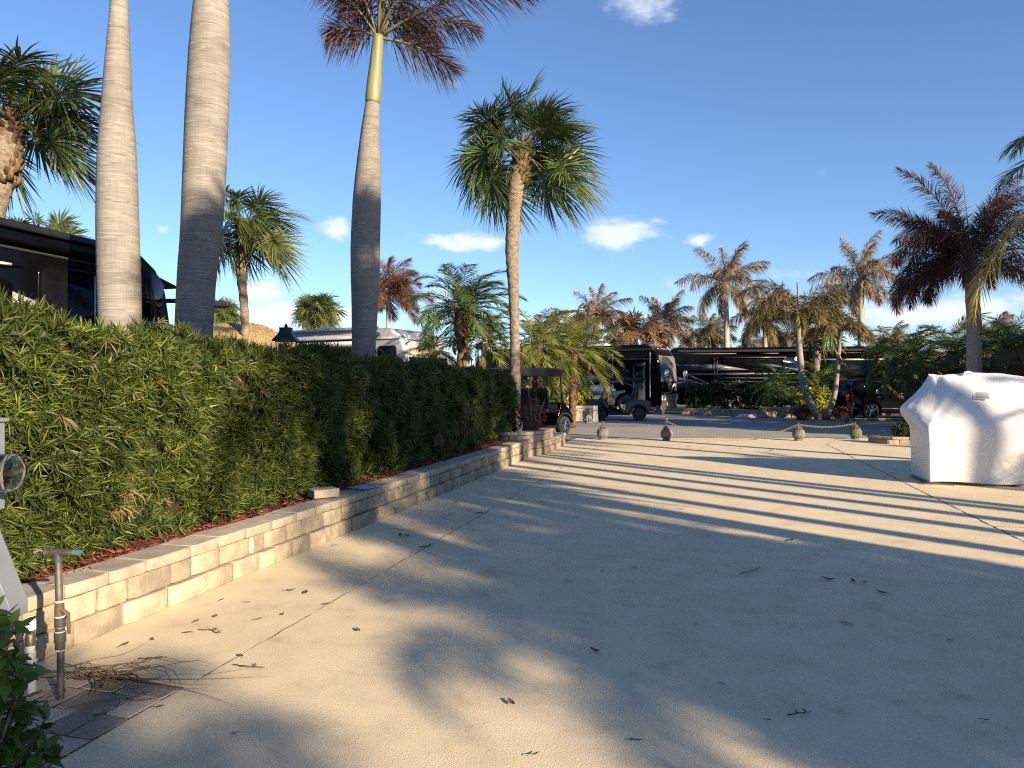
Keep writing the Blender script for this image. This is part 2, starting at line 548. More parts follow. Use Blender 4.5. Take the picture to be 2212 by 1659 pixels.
def wrap_mat():
    nt = NT('white_shrink_wrap')
    b = nt.bsdf
    v = coord(nt, (1, 1, 1))
    w1 = noise(nt, coord(nt, (1.4, 3, 4.5)), 1.5, 4, .5, .8)
    w2 = noise(nt, coord(nt, (3.5, 4, 8)), 1.8, 3, .5, 1.6)
    c = ramp(nt, noise(nt, v, 1.3, 4), [(.3, (.68, .68, .675)), (.7, (.73, .735, .735))])
    nt.l(c, b.inputs['Base Color'])
    b.inputs['Roughness'].default_value = .34
    b.inputs['Specular IOR Level'].default_value = .45
    bn = nt.n('ShaderNodeBump')
    bn.inputs['Strength'].default_value = .30
    bn.inputs['Distance'].default_value = .05
    wv = nt.n('ShaderNodeTexWave', wave_type='BANDS', bands_direction='DIAGONAL')
    wv.inputs['Scale'].default_value = 2.6
    wv.inputs['Distortion'].default_value = 7
    wv.inputs['Detail'].default_value = 3
    wv.inputs['Detail Scale'].default_value = .8
    nt.l(coord(nt, (1, 1, .8)), wv.inputs['Vector'])
    msk_ = nt.n('ShaderNodeMapRange')
    msk_.inputs['From Min'].default_value = .48
    msk_.inputs['From Max'].default_value = .68
    nt.l(noise(nt, coord(nt), 1.7, 2), msk_.inputs['Value'])
    fold = math_n(nt, 'MULTIPLY', math_n(nt, 'POWER', wv.outputs['Fac'], 3.0), msk_.outputs[0])
    nt.l(math_n(nt, 'ADD', math_n(nt, 'ADD', w1, math_n(nt, 'MULTIPLY', w2, .12)), math_n(nt, 'MULTIPLY', fold, .35)), bn.inputs['Height'])
    nt.l(bn.outputs['Normal'], b.inputs['Normal'])
    return nt.m
MT['wrap'] = wrap_mat()

# ---------------------------------------------------------------- palms
def frond(ml, mr, o, az, el, L, droop, nleaf=70, ll=.55, lw=.03, plume=.7, wind=(0, 0, 0), rng=RNG,
          start=.14, ang0=70, ang1=28, ldroop=.35, r0=.022, nseg=2, n=14, curl=0.0, lwind=.5):
    """pinnate leaf: a curved stalk with rows of narrow leaflets"""
    s = np.linspace(0, 1, n)
    e = el - droop * s ** 1.35
    a = az + curl * s
    T = np.stack([np.cos(e) * np.cos(a), np.cos(e) * np.sin(a), np.sin(e)], -1)
    T = nrm(T + np.asarray(wind)[None, :] * (s ** 1.3)[:, None])
    P = np.asarray(o, float) + np.concatenate([[np.zeros(3)], np.cumsum(T[:-1] * (L / (n - 1)), 0)])
    if mr is not None:
        mr.tube(P, r0 * (1 - .88 * s), n=5)
    t = np.repeat(np.linspace(start, 1, nleaf // 2) ** .92, 2)
    t = np.clip(t + rng.normal(0, .006, len(t)), start, 1)
    idx = t * (n - 1)
    i0 = np.clip(idx.astype(int), 0, n - 2)
    f = (idx - i0)[:, None]
    B = P[i0] * (1 - f) + P[i0 + 1] * f
    TT = nrm(T[i0] * (1 - f) + T[i0 + 1] * f)
    up = np.array([0, 0, 1.0])
    S = np.cross(TT, up)
    bad = np.linalg.norm(S, axis=1) < .15
    S[bad] = np.array([-math.sin(az), math.cos(az), 0])
    S = nrm(S)
    N = np.cross(S, TT)
    sg = np.where(np.arange(len(t)) % 2 == 0, 1.0, -1.0)
    ph = rng.uniform(-plume, plume, len(t)) + .12
    al = np.radians(ang0 + (ang1 - ang0) * t) * rng.uniform(.9, 1.1, len(t))
    D = TT * np.cos(al)[:, None] + (S * (sg * np.cos(ph))[:, None] + N * np.sin(ph)[:, None]) * np.sin(al)[:, None]
    D = nrm(D + np.asarray(wind)[None, :] * lwind)
    ln = ll * (.45 + .75 * np.sin(PI * np.clip(t * .93 + .04, 0, 1)) ** .6) * rng.uniform(.85, 1.12, len(t))
    ln *= np.where(t > .9, .75, 1)
    Sd = nrm(np.cross(D, N + rng.normal(0, .5, N.shape)))
    ml.strips(B, D, Sd, ln, np.full(len(t), lw) * rng.uniform(.8, 1.2, len(t)),
              rng.uniform(.4, 1.3, len(t)) * ldroop, nseg, bend=np.repeat(np.asarray(wind)[None, :] * lwind, len(t), 0))
    return P


def fan(ml, mr, o, az, el, pl, rad, wind=(0, 0, 0), rng=RNG, m=40, spread=150, lw=None, droop=.3, pdroop=.5, nseg=3, pr=.014):
    """palmetto leaf: a bent stalk with a folded fan of split blades"""
    n = 8
    s = np.linspace(0, 1, n)
    e = el - pdroop * s ** 1.5
    T = np.stack([np.cos(e) * math.cos(az), np.cos(e) * math.sin(az), np.sin(e)], -1)
    T = nrm(T + np.asarray(wind)[None, :] * .5 * s[:, None])
    P = np.asarray(o, float) + np.concatenate([[np.zeros(3)], np.cumsum(T[:-1] * (pl / (n - 1)), 0)])
    mr.tube(P, pr * (1.5 - .7 * s), n=5)
    Fd = T[-1]
    up = np.array([0, 0, 1.0])
    S = np.cross(Fd, up)
    S = nrm(S) if np.linalg.norm(S) > .1 else np.array([-math.sin(az), math.cos(az), 0])
    tw = rng.uniform(-1.1, 1.1)
    N = np.cross(S, Fd)
    S, N = S * math.cos(tw) + N * math.sin(tw), N * math.cos(tw) - S * math.sin(tw)
    a = np.radians(np.linspace(-spread, spread, m)) + rng.normal(0, .02, m)
    fold = .42
    D = Fd[None, :] * np.cos(a)[:, None] + S[None, :] * np.sin(a)[:, None] + N[None, :] * (fold * np.abs(np.sin(a)) - .1)[:, None]
    D = nrm(D + np.asarray(wind)[None, :] * .25)
    # the costa runs into the blade: segments start along it
    B = P[-1][None, :] + Fd[None, :] * (rad * .22 * np.clip(np.cos(a), 0, 1))[:, None]
    ln = rad * (.62 + .33 * np.cos(a * .62)) * rng.uniform(.88, 1.06, m)
    lw = lw or rad * 2 * math.radians(spread) / m * .5
    Sd = nrm(np.cross(D, N[None, :] + .35 * np.where(np.arange(m) % 2 == 0, 1, -1)[:, None] * S[None, :]))
    prof = {2: [.25, 1, .06], 3: [.18, .85, .8, .04], 4: [.18, .75, .95, .5, .03]}[nseg]
    ml.strips(B, D, Sd, ln, np.full(m, lw), droop * rng.uniform(.4, 1.5, m), nseg, prof=prof,
              bend=np.repeat(np.asarray(wind)[None, :] * .55, m, 0) + rng.normal(0, .07, (m, 3)))


def trunk_mesh(pts, rad, n=20, ring=0.0, step=.09, jag=0, rng=RNG):
    """trunk along a smooth path with ring scars"""
    P = np.array([tuple(p) for p in pts], float)
    L = np.concatenate([[0], np.cumsum(np.linalg.norm(np.diff(P, axis=0), axis=1))])
    k = max(6, int(L[-1] / step))
    t = np.linspace(0, L[-1], k)

    def sm(y):
        # smooth interpolation
        d = np.gradient(y, L)
        i = np.clip(np.searchsorted(L, t) - 1, 0, len(L) - 2)
        h = L[i + 1] - L[i]
        x = (t - L[i]) / h
        return ((2 * x ** 3 - 3 * x ** 2 + 1) * y[i] + (x ** 3 - 2 * x ** 2 + x) * h * d[i]
                + (-2 * x ** 3 + 3 * x ** 2) * y[i + 1] + (x ** 3 - x ** 2) * h * d[i + 1])
    Q = np.stack([sm(P[:, j]) for j in range(3)], -1)
    r = sm(np.asarray(rad, float))
    if ring:
        r = r + ring * (rng.random(k) - .5) * 2
    mb = MB()
    mb.tube(Q, r, n=n)
    if jag:
        V = mb.V[0]
        mb.V[0] = V + rng.normal(0, jag, V.shape) * np.array([1, 1, .3])
    return mb, Q


def boots(mb, c0, c1, r, n, rng=RNG, size=.2):
    """old leaf bases standing off the trunk"""
    c0, c1 = np.array(c0, float), np.array(c1, float)
    for i in range(n):
        f = (i + .5) / n
        a = i * 2.4 + rng.uniform(-.2, .2)
        c = c0 + (c1 - c0) * f
        d = np.array([math.cos(a), math.sin(a), 0])
        b = c + d * r * .8
        tip = b + d * size * rng.uniform(.35, .6) + np.array([0, 0, size * rng.uniform(.5, .9)])
        mb.tube([b, (b + tip) / 2 + d * .02, tip], [size * .32, size * .26, size * .16], n=5, flat=.45)


def Y_ok(base):
    return 0 < base[1] < 40


def palm_root(name, label, base, group=None):
    return thing(name, label, 'palm tree', base, 0, group)


def rel(p, base):
    return np.array([p[0] - base[0], p[1] - base[1], p[2] - base[2]])


def royal(name, label, base, pts, rad, shaft_len, fronds, leafmat, barkmat='royal', shaftmat='shaft', group=None,
          shaft_r=(.9, .62), split=False, wind=(.25, 0, 0), nleaf=90, ll=.6, lw=.026, n=20, ring=.004, plume=1.2,
          spear=0, seed=1, ldroop=.3, stalk='stalk', step=.09, nseg=2):
    """smooth-trunked feather palm with a crownshaft; pts are world points from the ground up"""
    rng = np.random.default_rng(seed)
    root = palm_root(name, label, base, group)
    L = [rel(p, base) for p in pts]
    mb, Q = trunk_mesh(L, rad, n, ring, step, rng=rng)
    obj('trunk', mb, MT[barkmat], root, smooth='all')
    top = Q[-1]
    d = nrm(Q[-1] - Q[-4])
    if shaft_len > 0:
        sm, Qs = trunk_mesh([top - d * .02, top + d * shaft_len * .12, top + d * shaft_len * .25, top + d * shaft_len * .6, top + d * shaft_len],
                            [rad[-1] * 1.03, rad[-1] * 1.10, rad[-1] * 1.06, rad[-1] * shaft_r[0], rad[-1] * shaft_r[1]], n, 0, .05)
        obj('crownshaft', sm, MT[shaftmat], root, smooth='all')
        top = top + d * shaft_len * .97
    if isinstance(fronds, int):
        fr = []
        for i in range(fronds):
            f = (i + .5) / fronds
            fr.append((i * 2.399 + rng.uniform(-.25, .25), 1.45 - 1.75 * f + rng.uniform(-.12, .12), rng.uniform(.85, 1.1), .9 + .5 * f))
        base_L = ll * 4.2
        fronds = [(a, e, base_L * k, dr) for a, e, k, dr in fr]
    if split:
        for a, e, Lf, dr in fronds:
            ml, mr = MB(), MB()
            frond(ml, mr, top, a, e, Lf, dr, nleaf, ll, lw, plume, wind, rng, ldroop=ldroop, nseg=nseg, r0=.03)
            fo = obj('frond', ml, MT[leafmat], root)
            obj('stalk', mr, MT[stalk], fo, smooth='all')
    else:
        ml, mr = MB(), MB()
        for a, e, Lf, dr in fronds:
            frond(ml, mr, top, a, e, Lf, dr, nleaf, ll, lw, plume, wind, rng, ldroop=ldroop, nseg=nseg, r0=.025)
        co = obj('crown', ml, MT[leafmat], root)
        obj('stalks', mr, MT[stalk], root, smooth='all')
    if spear:
        sp = MB()
        sp.tube([top, top + d * spear * .5 + np.array([.03, 0, 0]), top + d * spear + np.array([-.06, 0, 0])], [.03, .022, .004], n=6)
        obj('spear', sp, MT['stalk'], root, smooth='all')
    return root


def sabal(name, label, base, pts, rad, crown_r, nfan, leafmat='sab_leaf', group=None, wind=(.35, 0, -.05), seed=1, m=40,
          bootn=40, boot_len=.9, lo=-.9, hi=1.45, nseg=3, split=True, droop=.35, only=None, boot_size=.2, lift=0.0, lwk=1.0, extra=()):
    rng = np.random.default_rng(seed)
    root = palm_root(name, label, base, group)
    L = [rel(p, base) for p in pts]
    mb, Q = trunk_mesh(L, rad, 18, .008, .08, jag=.006, rng=rng)
    obj('trunk', mb, MT['sabal'], root, smooth='all')
    top = Q[-1]
    if bootn >= 30 and Y_ok(base):
        bm_ = MB()
        boots(bm_, top - np.array([0, 0, boot_len]), top + np.array([0, 0, .05]), rad[-1] * 1.05, bootn, rng, boot_size)
        obj('leaf_bases', bm_, MT['boots'], root)
    tasks = []
    for i in range(nfan):
        f = (i + .5) / nfan
        a = i * 2.399 + rng.uniform(-.3, .3)
        e = hi - (hi - lo) * f ** .9 + rng.uniform(-.12, .12)
        tasks.append((a, e))
    if only is None and split:
        only = lambda a, e: not (math.sin(a) < -.3 and e < .5)
    if only:
        tasks = [x for x in tasks if only(*x)]
    tasks = [(a, e, rng.uniform(.32, .62), rng.uniform(.46, .60)) for a, e in tasks] + list(extra)
    ml, mr = MB(), MB()
    for a, e, pk, rk in tasks:
        if split:
            ml, mr = MB(), MB()
        fan(ml, mr, top + np.array([0, 0, lift]), a, e, crown_r * pk, crown_r * rk, wind, rng, m, droop=droop * rng.uniform(.3, 1.1), nseg=nseg, pdroop=rng.uniform(.5, 1.15),
            lw=crown_r * .52 * 2 * math.radians(150) / m * .48 * lwk)
        if split:
            fo = obj('frond', ml, MT[leafmat], root)
            obj('stalk', mr, MT['stalk'], fo, smooth='all')
    if not split:
        obj('crown', ml, MT[leafmat], root)
        obj('stalks', mr, MT['stalk'], root, smooth='all')
    return root


def date(name, label, base, pts, rad, nfr, L, leafmat='date_leaf', group=None, wind=(.3, 0, -.05), seed=1, nleaf=110, ll=.26, lw=.014,
         hi=1.4, lo=-.5, droop=1.3, split=True, bootn=60, extra=None, plume=.35, boot_size=.13, nseg=2, azr=None):
    """feathery date palm: rough trunk of stubs, arching fine fronds"""
    rng = np.random.default_rng(seed)
    root = palm_root(name, label, base, group)
    Lp = [rel(p, base) for p in pts]
    mb, Q = trunk_mesh(Lp, rad, 14, .006, .07, jag=.008, rng=rng)
    to = obj('trunk', mb, MT['boots'], root, smooth='all')
    if bootn:
        bm_ = MB()
        for i in range(bootn):
            f = rng.uniform(.15, 1)
            q = Q[int(f * (len(Q) - 1))]
            r = np.interp(f, np.linspace(0, 1, len(rad)), rad)
            boots(bm_, q, q + np.array([0, 0, .01]), r * 1.0, 1, np.random.default_rng(rng.integers(1e9)), boot_size)
            V = bm_.V[-1]
            a = rng.uniform(0, 2 * PI)
            ca, sa = math.cos(a), math.sin(a)
            X = V - q
            bm_.V[-1] = np.stack([X[:, 0] * ca - X[:, 1] * sa, X[:, 0] * sa + X[:, 1] * ca, X[:, 2]], -1) + q
        obj('leaf_bases', bm_, MT['boots'], root)
    top = Q[-1]
    ml, mr = MB(), MB()
    for i in range(nfr):
        f = (i + .5) / nfr
        a = i * 2.399 + rng.uniform(-.3, .3)
        if azr is not None:
            a = rng.uniform(*azr)
        e = hi - (hi - lo) * f + rng.uniform(-.1, .1)
        if split:
            ml, mr = MB(), MB()
        frond(ml, mr, top, a, e, L * rng.uniform(.85, 1.12), droop * rng.uniform(.8, 1.2), nleaf, ll, lw, plume, wind, rng,
              start=.16, ang0=62, ang1=30, ldroop=.18, r0=.014, nseg=nseg, lwind=.15)
        if split:
            fo = obj('frond', ml, MT[leafmat], root)
            obj('stalk', mr, MT['stalk'], fo, smooth='all')
    if not split:
        obj('crown', ml, MT[leafmat], root)
        obj('stalks', mr, MT['stalk'], root, smooth='all')
    return root


def rosettes(mb, C, N, nl, ln, lw, rng, cone=(25, 85), droop=.15, nseg=2, up=.25):
    """tufts of narrow leaves at centres C pointing along N"""
    k = len(C)
    N = nrm(N + np.array([0, 0, up]) + rng.normal(0, .28, N.shape))
    ref = nrm(rng.normal(0, 1, (k, 3)))
    U = nrm(np.cross(N, ref))
    V = np.cross(N, U)
    az = (np.arange(nl) * 2.399)[None, :] + rng.uniform(0, 6.28, (k, 1)) + rng.normal(0, .25, (k, nl))
    th = np.radians(rng.uniform(cone[0], cone[1], (k, nl)))
    D = (N[:, None, :] * np.cos(th)[..., None] + U[:, None, :] * (np.sin(th) * np.cos(az))[..., None]
         + V[:, None, :] * (np.sin(th) * np.sin(az))[..., None])
    B = C[:, None, :] - N[:, None, :] * rng.uniform(0, .05, (k, nl))[..., None] + D * .006
    D = D.reshape(-1, 3)
    B = B.reshape(-1, 3)
    n = len(D)
    Nn = np.repeat(N, nl, 0)
    S = nrm(np.cross(D, Nn + rng.normal(0, .25, (n, 3))))
    scl = np.repeat(rng.uniform(.75, 1.2, k), nl)
    mb.strips(B, D, S, ln * scl * rng.uniform(.7, 1.15, n), lw * rng.uniform(.8, 1.2, n), rng.uniform(0, 2, n) * droop, nseg)


def bush(mb, c, rx, ry, rz, n, nl, ln, lw, rng, cone=(25, 85), fill=.55, up=.2, droop=.15, nseg=2, lumps=5):
    """rounded clump of leaf tufts with an uneven outline"""
    d = nrm(rng.normal(0, 1, (n, 3)))
    ax = nrm(rng.normal(0, 1, (lumps, 3)))
    bump = 1 + .22 * np.max(np.clip(d @ ax.T, 0, 1) ** 3, 1) - .12
    r = (fill + (1 - fill) * rng.random(n) ** .6) * bump
    P = np.array(c) + d * r[:, None] * np.array([rx, ry, rz])
    keep = P[:, 2] > .02
    rosettes(mb, P[keep], d[keep], nl, ln, lw, rng, cone, droop, nseg, up)

# ---------------------------------------------------------------- stonework
def block(mb, c, s, ex, rng, rough=.012, nx=6, nz=4, pillow=.012):
    """one split-faced block: c centre of the bottom front edge line, ex unit vector along the wall"""
    ex = np.array(ex[:3], float)
    ey = np.array([-ex[1], ex[0], 0])      # into the wall
    w, d, h = s
    xs = np.linspace(-w / 2, w / 2, nx)
    zs = np.linspace(0, h, nz)
    V = []
    for iz, z in enumerate(zs):
        for ix, x in enumerate(xs):
            fx, fz = abs(2 * ix / (nx - 1) - 1), abs(2 * iz / (nz - 1) - 1)
            off = pillow * max(1.5 * fx ** 6, .6 * fz ** 5) + rng.uniform(-rough, rough) * (.5 if fx > .9 or fz > .9 else 1)
            zz = z + (rng.uniform(-.003, .003) if 0 < iz < nz - 1 else 0)
            V.append(np.array(c) + ex * x + ey * off + np.array([0, 0, zz]))
    fr = []
    for iz in range(nz - 1):
        for ix in range(nx - 1):
            a = iz * nx + ix
            fr.append((a, a + 1, a + nx + 1, a + nx))
    o = len(V)
    for z in (0, h):
        for x in (-w / 2, w / 2):
            V.append(np.array(c) + ex * x + ey * d + np.array([0, 0, z]))
    bl, br, tl, tr = o, o + 1, o + 2, o + 3
    fr.append(tuple([bl, br][::-1] + list(range(nx))[::1]) if False else tuple([bl] + [br] + list(range(nx))[::-1]))
    top0 = (nz - 1) * nx
    fr.append(tuple(list(range(top0, top0 + nx)) + [tr, tl]))
    fr.append(tuple([bl] + [i * nx for i in range(nz)] + [tl]))
    fr.append(tuple([br] + [tr] + [i * nx + nx - 1 for i in range(nz)][::-1]))
    fr.append((bl, tl, tr, br))
    mb.add(np.array(V), fr)


def path_pts(pts, step):
    P = np.array([tuple(p)[:2] for p in pts], float)
    L = np.concatenate([[0], np.cumsum(np.linalg.norm(np.diff(P, axis=0), axis=1))])
    return P, L


def stone_course(mb, pts, z, h, wmin, wmax, depth, rng, gap=.010, back=0.0, rough=.012, pillow=.017, start=0.0):
    P, L = path_pts(pts, 0)
    t = start
    while t < L[-1] - .03:
        w = rng.uniform(wmin, wmax)
        if L[-1] - t - w < wmin * .5:
            w = L[-1] - t
        m = t + w / 2

        def at(q):
            q = min(max(q, 0), L[-1])
            i = min(np.searchsorted(L, q, 'right') - 1, len(L) - 2)
            f = (q - L[i]) / (L[i + 1] - L[i])
            return P[i] * (1 - f) + P[i + 1] * f
        a, b = at(t), at(t + w)
        ex = np.array([*(b - a), 0])
        wl = np.linalg.norm(ex)
        ex /= wl
        ey = np.array([-ex[1], ex[0], 0])
        c = np.array([*((a + b) / 2), z]) + ey * (back + rng.uniform(-.008, .012))
        block(mb, c, (wl - gap, depth, h - rng.uniform(.004, .010)), ex, rng, rough, 7, 4, pillow)
        t += w


def stone_wall(name, label, pts, courses, cap, mat, capmat, cat='wall', group=None, depth=.22, seed=3, wr=(.18, .42), step=.028,
               rough=.012, capw=(.3, .46), capdepth=.30, over=.02):
    """courses: list of heights; cap: height or 0; pts run so that the exposed face is on the right-hand side"""
    rng = np.random.default_rng(seed)
    root = thing(name, label, cat, (0, 0, 0), 0, group)
    z = 0.0
    mb = MB()
    for i, h in enumerate(courses):
        stone_course(mb, pts, z, h, wr[0], wr[1], depth, rng, back=i * step, rough=rough, start=0)
        z += h
    obj('courses', mb, MT[mat], root, bevel=.006, seg=2)
    if cap:
        mc = MB()
        stone_course(mc, pts, z + .002, cap, capw[0], capw[1], capdepth, rng, back=(len(courses) - 1) * step - over, rough=.004, pillow=.012, gap=.007)
        obj('cap_course', mc, MT[capmat], root, bevel=.008, seg=2)
    return root


# ---------------------------------------------------------------- vehicle pieces
def wheel(parent, c, r, w, side, rim='rim_dark', spoke='chrome', nsp=5, rimk=.68, style='split', tyre_part='wheel'):
    """wheel on the local y side (+1 / -1); tyre is the part, rim its sub-part"""
    t = MB()
    t.lathe([(r * rimk, -w / 2), (r * .9, -w / 2), (r * .985, -w * .4), (r, -w * .2), (r, w * .2), (r * .985, w * .4), (r * .9, w / 2), (r * rimk, w / 2), (r * rimk, -w / 2)], 36, (0, 0, 0), 'Y')
    o = obj(tyre_part, t, MT['tyre'], parent, smooth=True, loc=c)
    y = side * w / 2
    m = MB()
    m.lathe([(0.001, y * .45), (r * rimk * .98, y * .45), (r * rimk * .98, y * .9)], 32, (0, 0, 0), 'Y')
    m.lathe([(r * rimk * .98, y * .6), (r * rimk, y * 1.02), (r * rimk * .93, y * 1.03), (r * rimk * .9, y * .8)], 32, (0, 0, 0), 'Y')
    ro = obj('rim', m, MT[rim], o, smooth=True)
    s = MB()
    for i in range(nsp):
        a = 2 * PI * i / nsp + .3
        for k in ((-.11, .11) if style == 'split' else (0,)):
            c0 = np.array([math.cos(a + k * .3), 0, math.sin(a + k * .3)]) * r * .09
            c1 = np.array([math.cos(a + k * 1.6), 0, math.sin(a + k * 1.6)]) * r * rimk * .93
            c0[1], c1[1] = y * 1.0, y * .95
            s.tube([c0, (c0 + c1) / 2 + np.array([0, y * .03, 0]), c1], [r * .05, r * .045, r * .055], n=4)
    s.lathe([(0.001, y * 1.1), (r * .1, y * 1.08), (r * .13, y * .9)], 16, (0, 0, 0), 'Y')
    obj('spokes', s, MT[spoke], o, smooth=True)
    return o


def text_mesh(body, size, extrude=.002, align='CENTER'):
    cu = bpy.data.curves.new('lettering', 'FONT')
    cu.body = body
    cu.size = size
    cu.extrude = extrude
    cu.align_x = align
    o = bpy.data.objects.new('lettering', cu)
    me = bpy.data.meshes.new_from_object(o)
    bpy.data.objects.remove(o)
    return me


def lettering(name, body, size, mat, parent, loc, rot):
    me = text_mesh(body, size)
    me.materials.append(MT[mat])
    o = bpy.data.objects.new(name, me)
    COL.objects.link(o)
    o.parent = parent
    o.location = loc
    o.rotation_euler = rot
    return o


def arch(cx, cz, r, a0=180, a1=0, n=9):
    return [(cx + r * math.cos(R(a0 + (a1 - a0) * i / (n - 1))), cz + r * math.sin(R(a0 + (a1 - a0) * i / (n - 1)))) for i in range(n)]


def rrect(x0, x1, z0, z1, r=.08, n=4):
    out = []
    for cx, cz, a in ((x1 - r, z0 + r, -90), (x1 - r, z1 - r, 0), (x0 + r, z1 - r, 90), (x0 + r, z0 + r, 180)):
        for i in range(n + 1):
            t = R(a + 90 * i / n)
            out.append((cx + r * math.cos(t), cz + r * math.sin(t)))
    return out


def motorhome(name, label, loc, rz, L=12.2, Wd=2.55, Ht=3.72, body='black', wheels=(-2.3, -8.9), front=True, group=None, roof='black_matt'):
    """class A coach: front at local x=0 facing +x, right-hand side at y=-Wd/2"""
    root = thing(name, label, 'motorhome', loc, rz, group)
    w = Wd / 2
    bot = .38
    prof = [(-L, bot + .1), (-L, Ht - .18), (-L + .18, Ht), (-1.15, Ht), (-.72, Ht - .08), (-.4, Ht - .27), (-.17, Ht - .62), (-.07, Ht - 1.1),
            (-.01, 1.55), (.03, 1.2), (.04, .75), (-.02, bot)]
    poly = prof[:]
    for wx in wheels:
        poly += [(wx + .62, bot)] + arch(wx, .52, .6, 0, 180, 11) + [(wx - .62, bot)]
    poly += [(-L + .6, bot)]
    mb = MB()
    mb.prism(poly, -w, w, 'XZ')
    obj('body', mb, MT[body], root, bevel=.16, seg=5, smooth=True, angle=40)
    for wx in wheels:
        for sgn in (-1, 1):
            wheel(root, (wx, sgn * (w - .2), .50), .50, .28, sgn, rim='silver', spoke='chrome', nsp=8, rimk=.6, style='one')
    return root


def side_poly(root, name, mat, poly, Wd, proud=.006, parent=None, side=-1):
    mb = MB()
    y = side * (Wd / 2 + proud)
    mb.prism(poly, y, side * (Wd / 2 - .02), 'XZ')
    return obj(name, mb, MT[mat], parent or root)


def front_patch(root, name, mat, z0, z1, y0, y1, prof, proud=.012, n=10):
    """panel that follows the front profile between two heights"""
    zs = np.linspace(z0, z1, n)
    P = np.array(sorted([(p[1], p[0]) for p in prof]))
    xs = np.interp(zs, P[:, 0], P[:, 1])
    ys = np.linspace(y0, y1, 13)
    V = []
    hw = max(abs(y0), abs(y1), .01)
    for z, x in zip(zs, xs):
        for y in ys:
            curve = -.13 * (max(0, abs(y) - 1.06) / .2) ** 2
            V.append((x + proud + curve, y, z))
    for z, x in zip(zs, xs):
        for y in ys:
            curve = -.13 * (max(0, abs(y) - 1.06) / .2) ** 2
            V.append((x - .08 + curve, y, z))
    k = len(ys)
    off = n * k
    fs = []
    for i in range(n - 1):
        for j in range(k - 1):
            a = i * k + j
            fs.append((a, a + 1, a + k + 1, a + k))
            fs.append((a + off, a + k + off, a + k + 1 + off, a + 1 + off))
    for j in range(k - 1):
        fs.append((j, j + off, j + 1 + off, j + 1))
        a = (n - 1) * k + j
        fs.append((a, a + 1, a + 1 + off, a + off))
    for i in range(n - 1):
        a = i * k
        fs.append((a, a + k, a + k + off, a + off))
        a = i * k + k - 1
        fs.append((a, a + off, a + k + off, a + k))
    mb = MB()
    mb.add(V, fs)
    return obj(name, mb, MT[mat], root, smooth=True)


FPROF = lambda Ht: [(-1.15, Ht), (-.72, Ht - .08), (-.4, Ht - .27), (-.17, Ht - .62), (-.07, Ht - 1.1), (-.01, 1.55), (.03, 1.2), (.04, .75), (-.02, .38)]


def rv_mirror(root, y, z=1.95, x=.05, mat='chrome', out=.45):
    s = 1 if y > 0 else -1
    m = MB()
    m.tube([(x - .05, y - s * .1, z - .42), (x + .32, y + s * .12, z - .38), (x + .36, y + s * out * .5, z - .2)], .035, n=8)
    a = obj('mirror_arm', m, MT['chrome' if mat == 'chrome' else 'black_matt'], root, smooth=True)
    h = MB()
    h.lathe([(.001, -.27), (.09, -.25), (.125, -.15), (.13, .1), (.11, .22), (.05, .28), (.001, .29)], 16, (x + .36, y + s * out * .5, z + .02))
    obj('mirror_head', h, MT[mat], a, smooth=True)
    return a


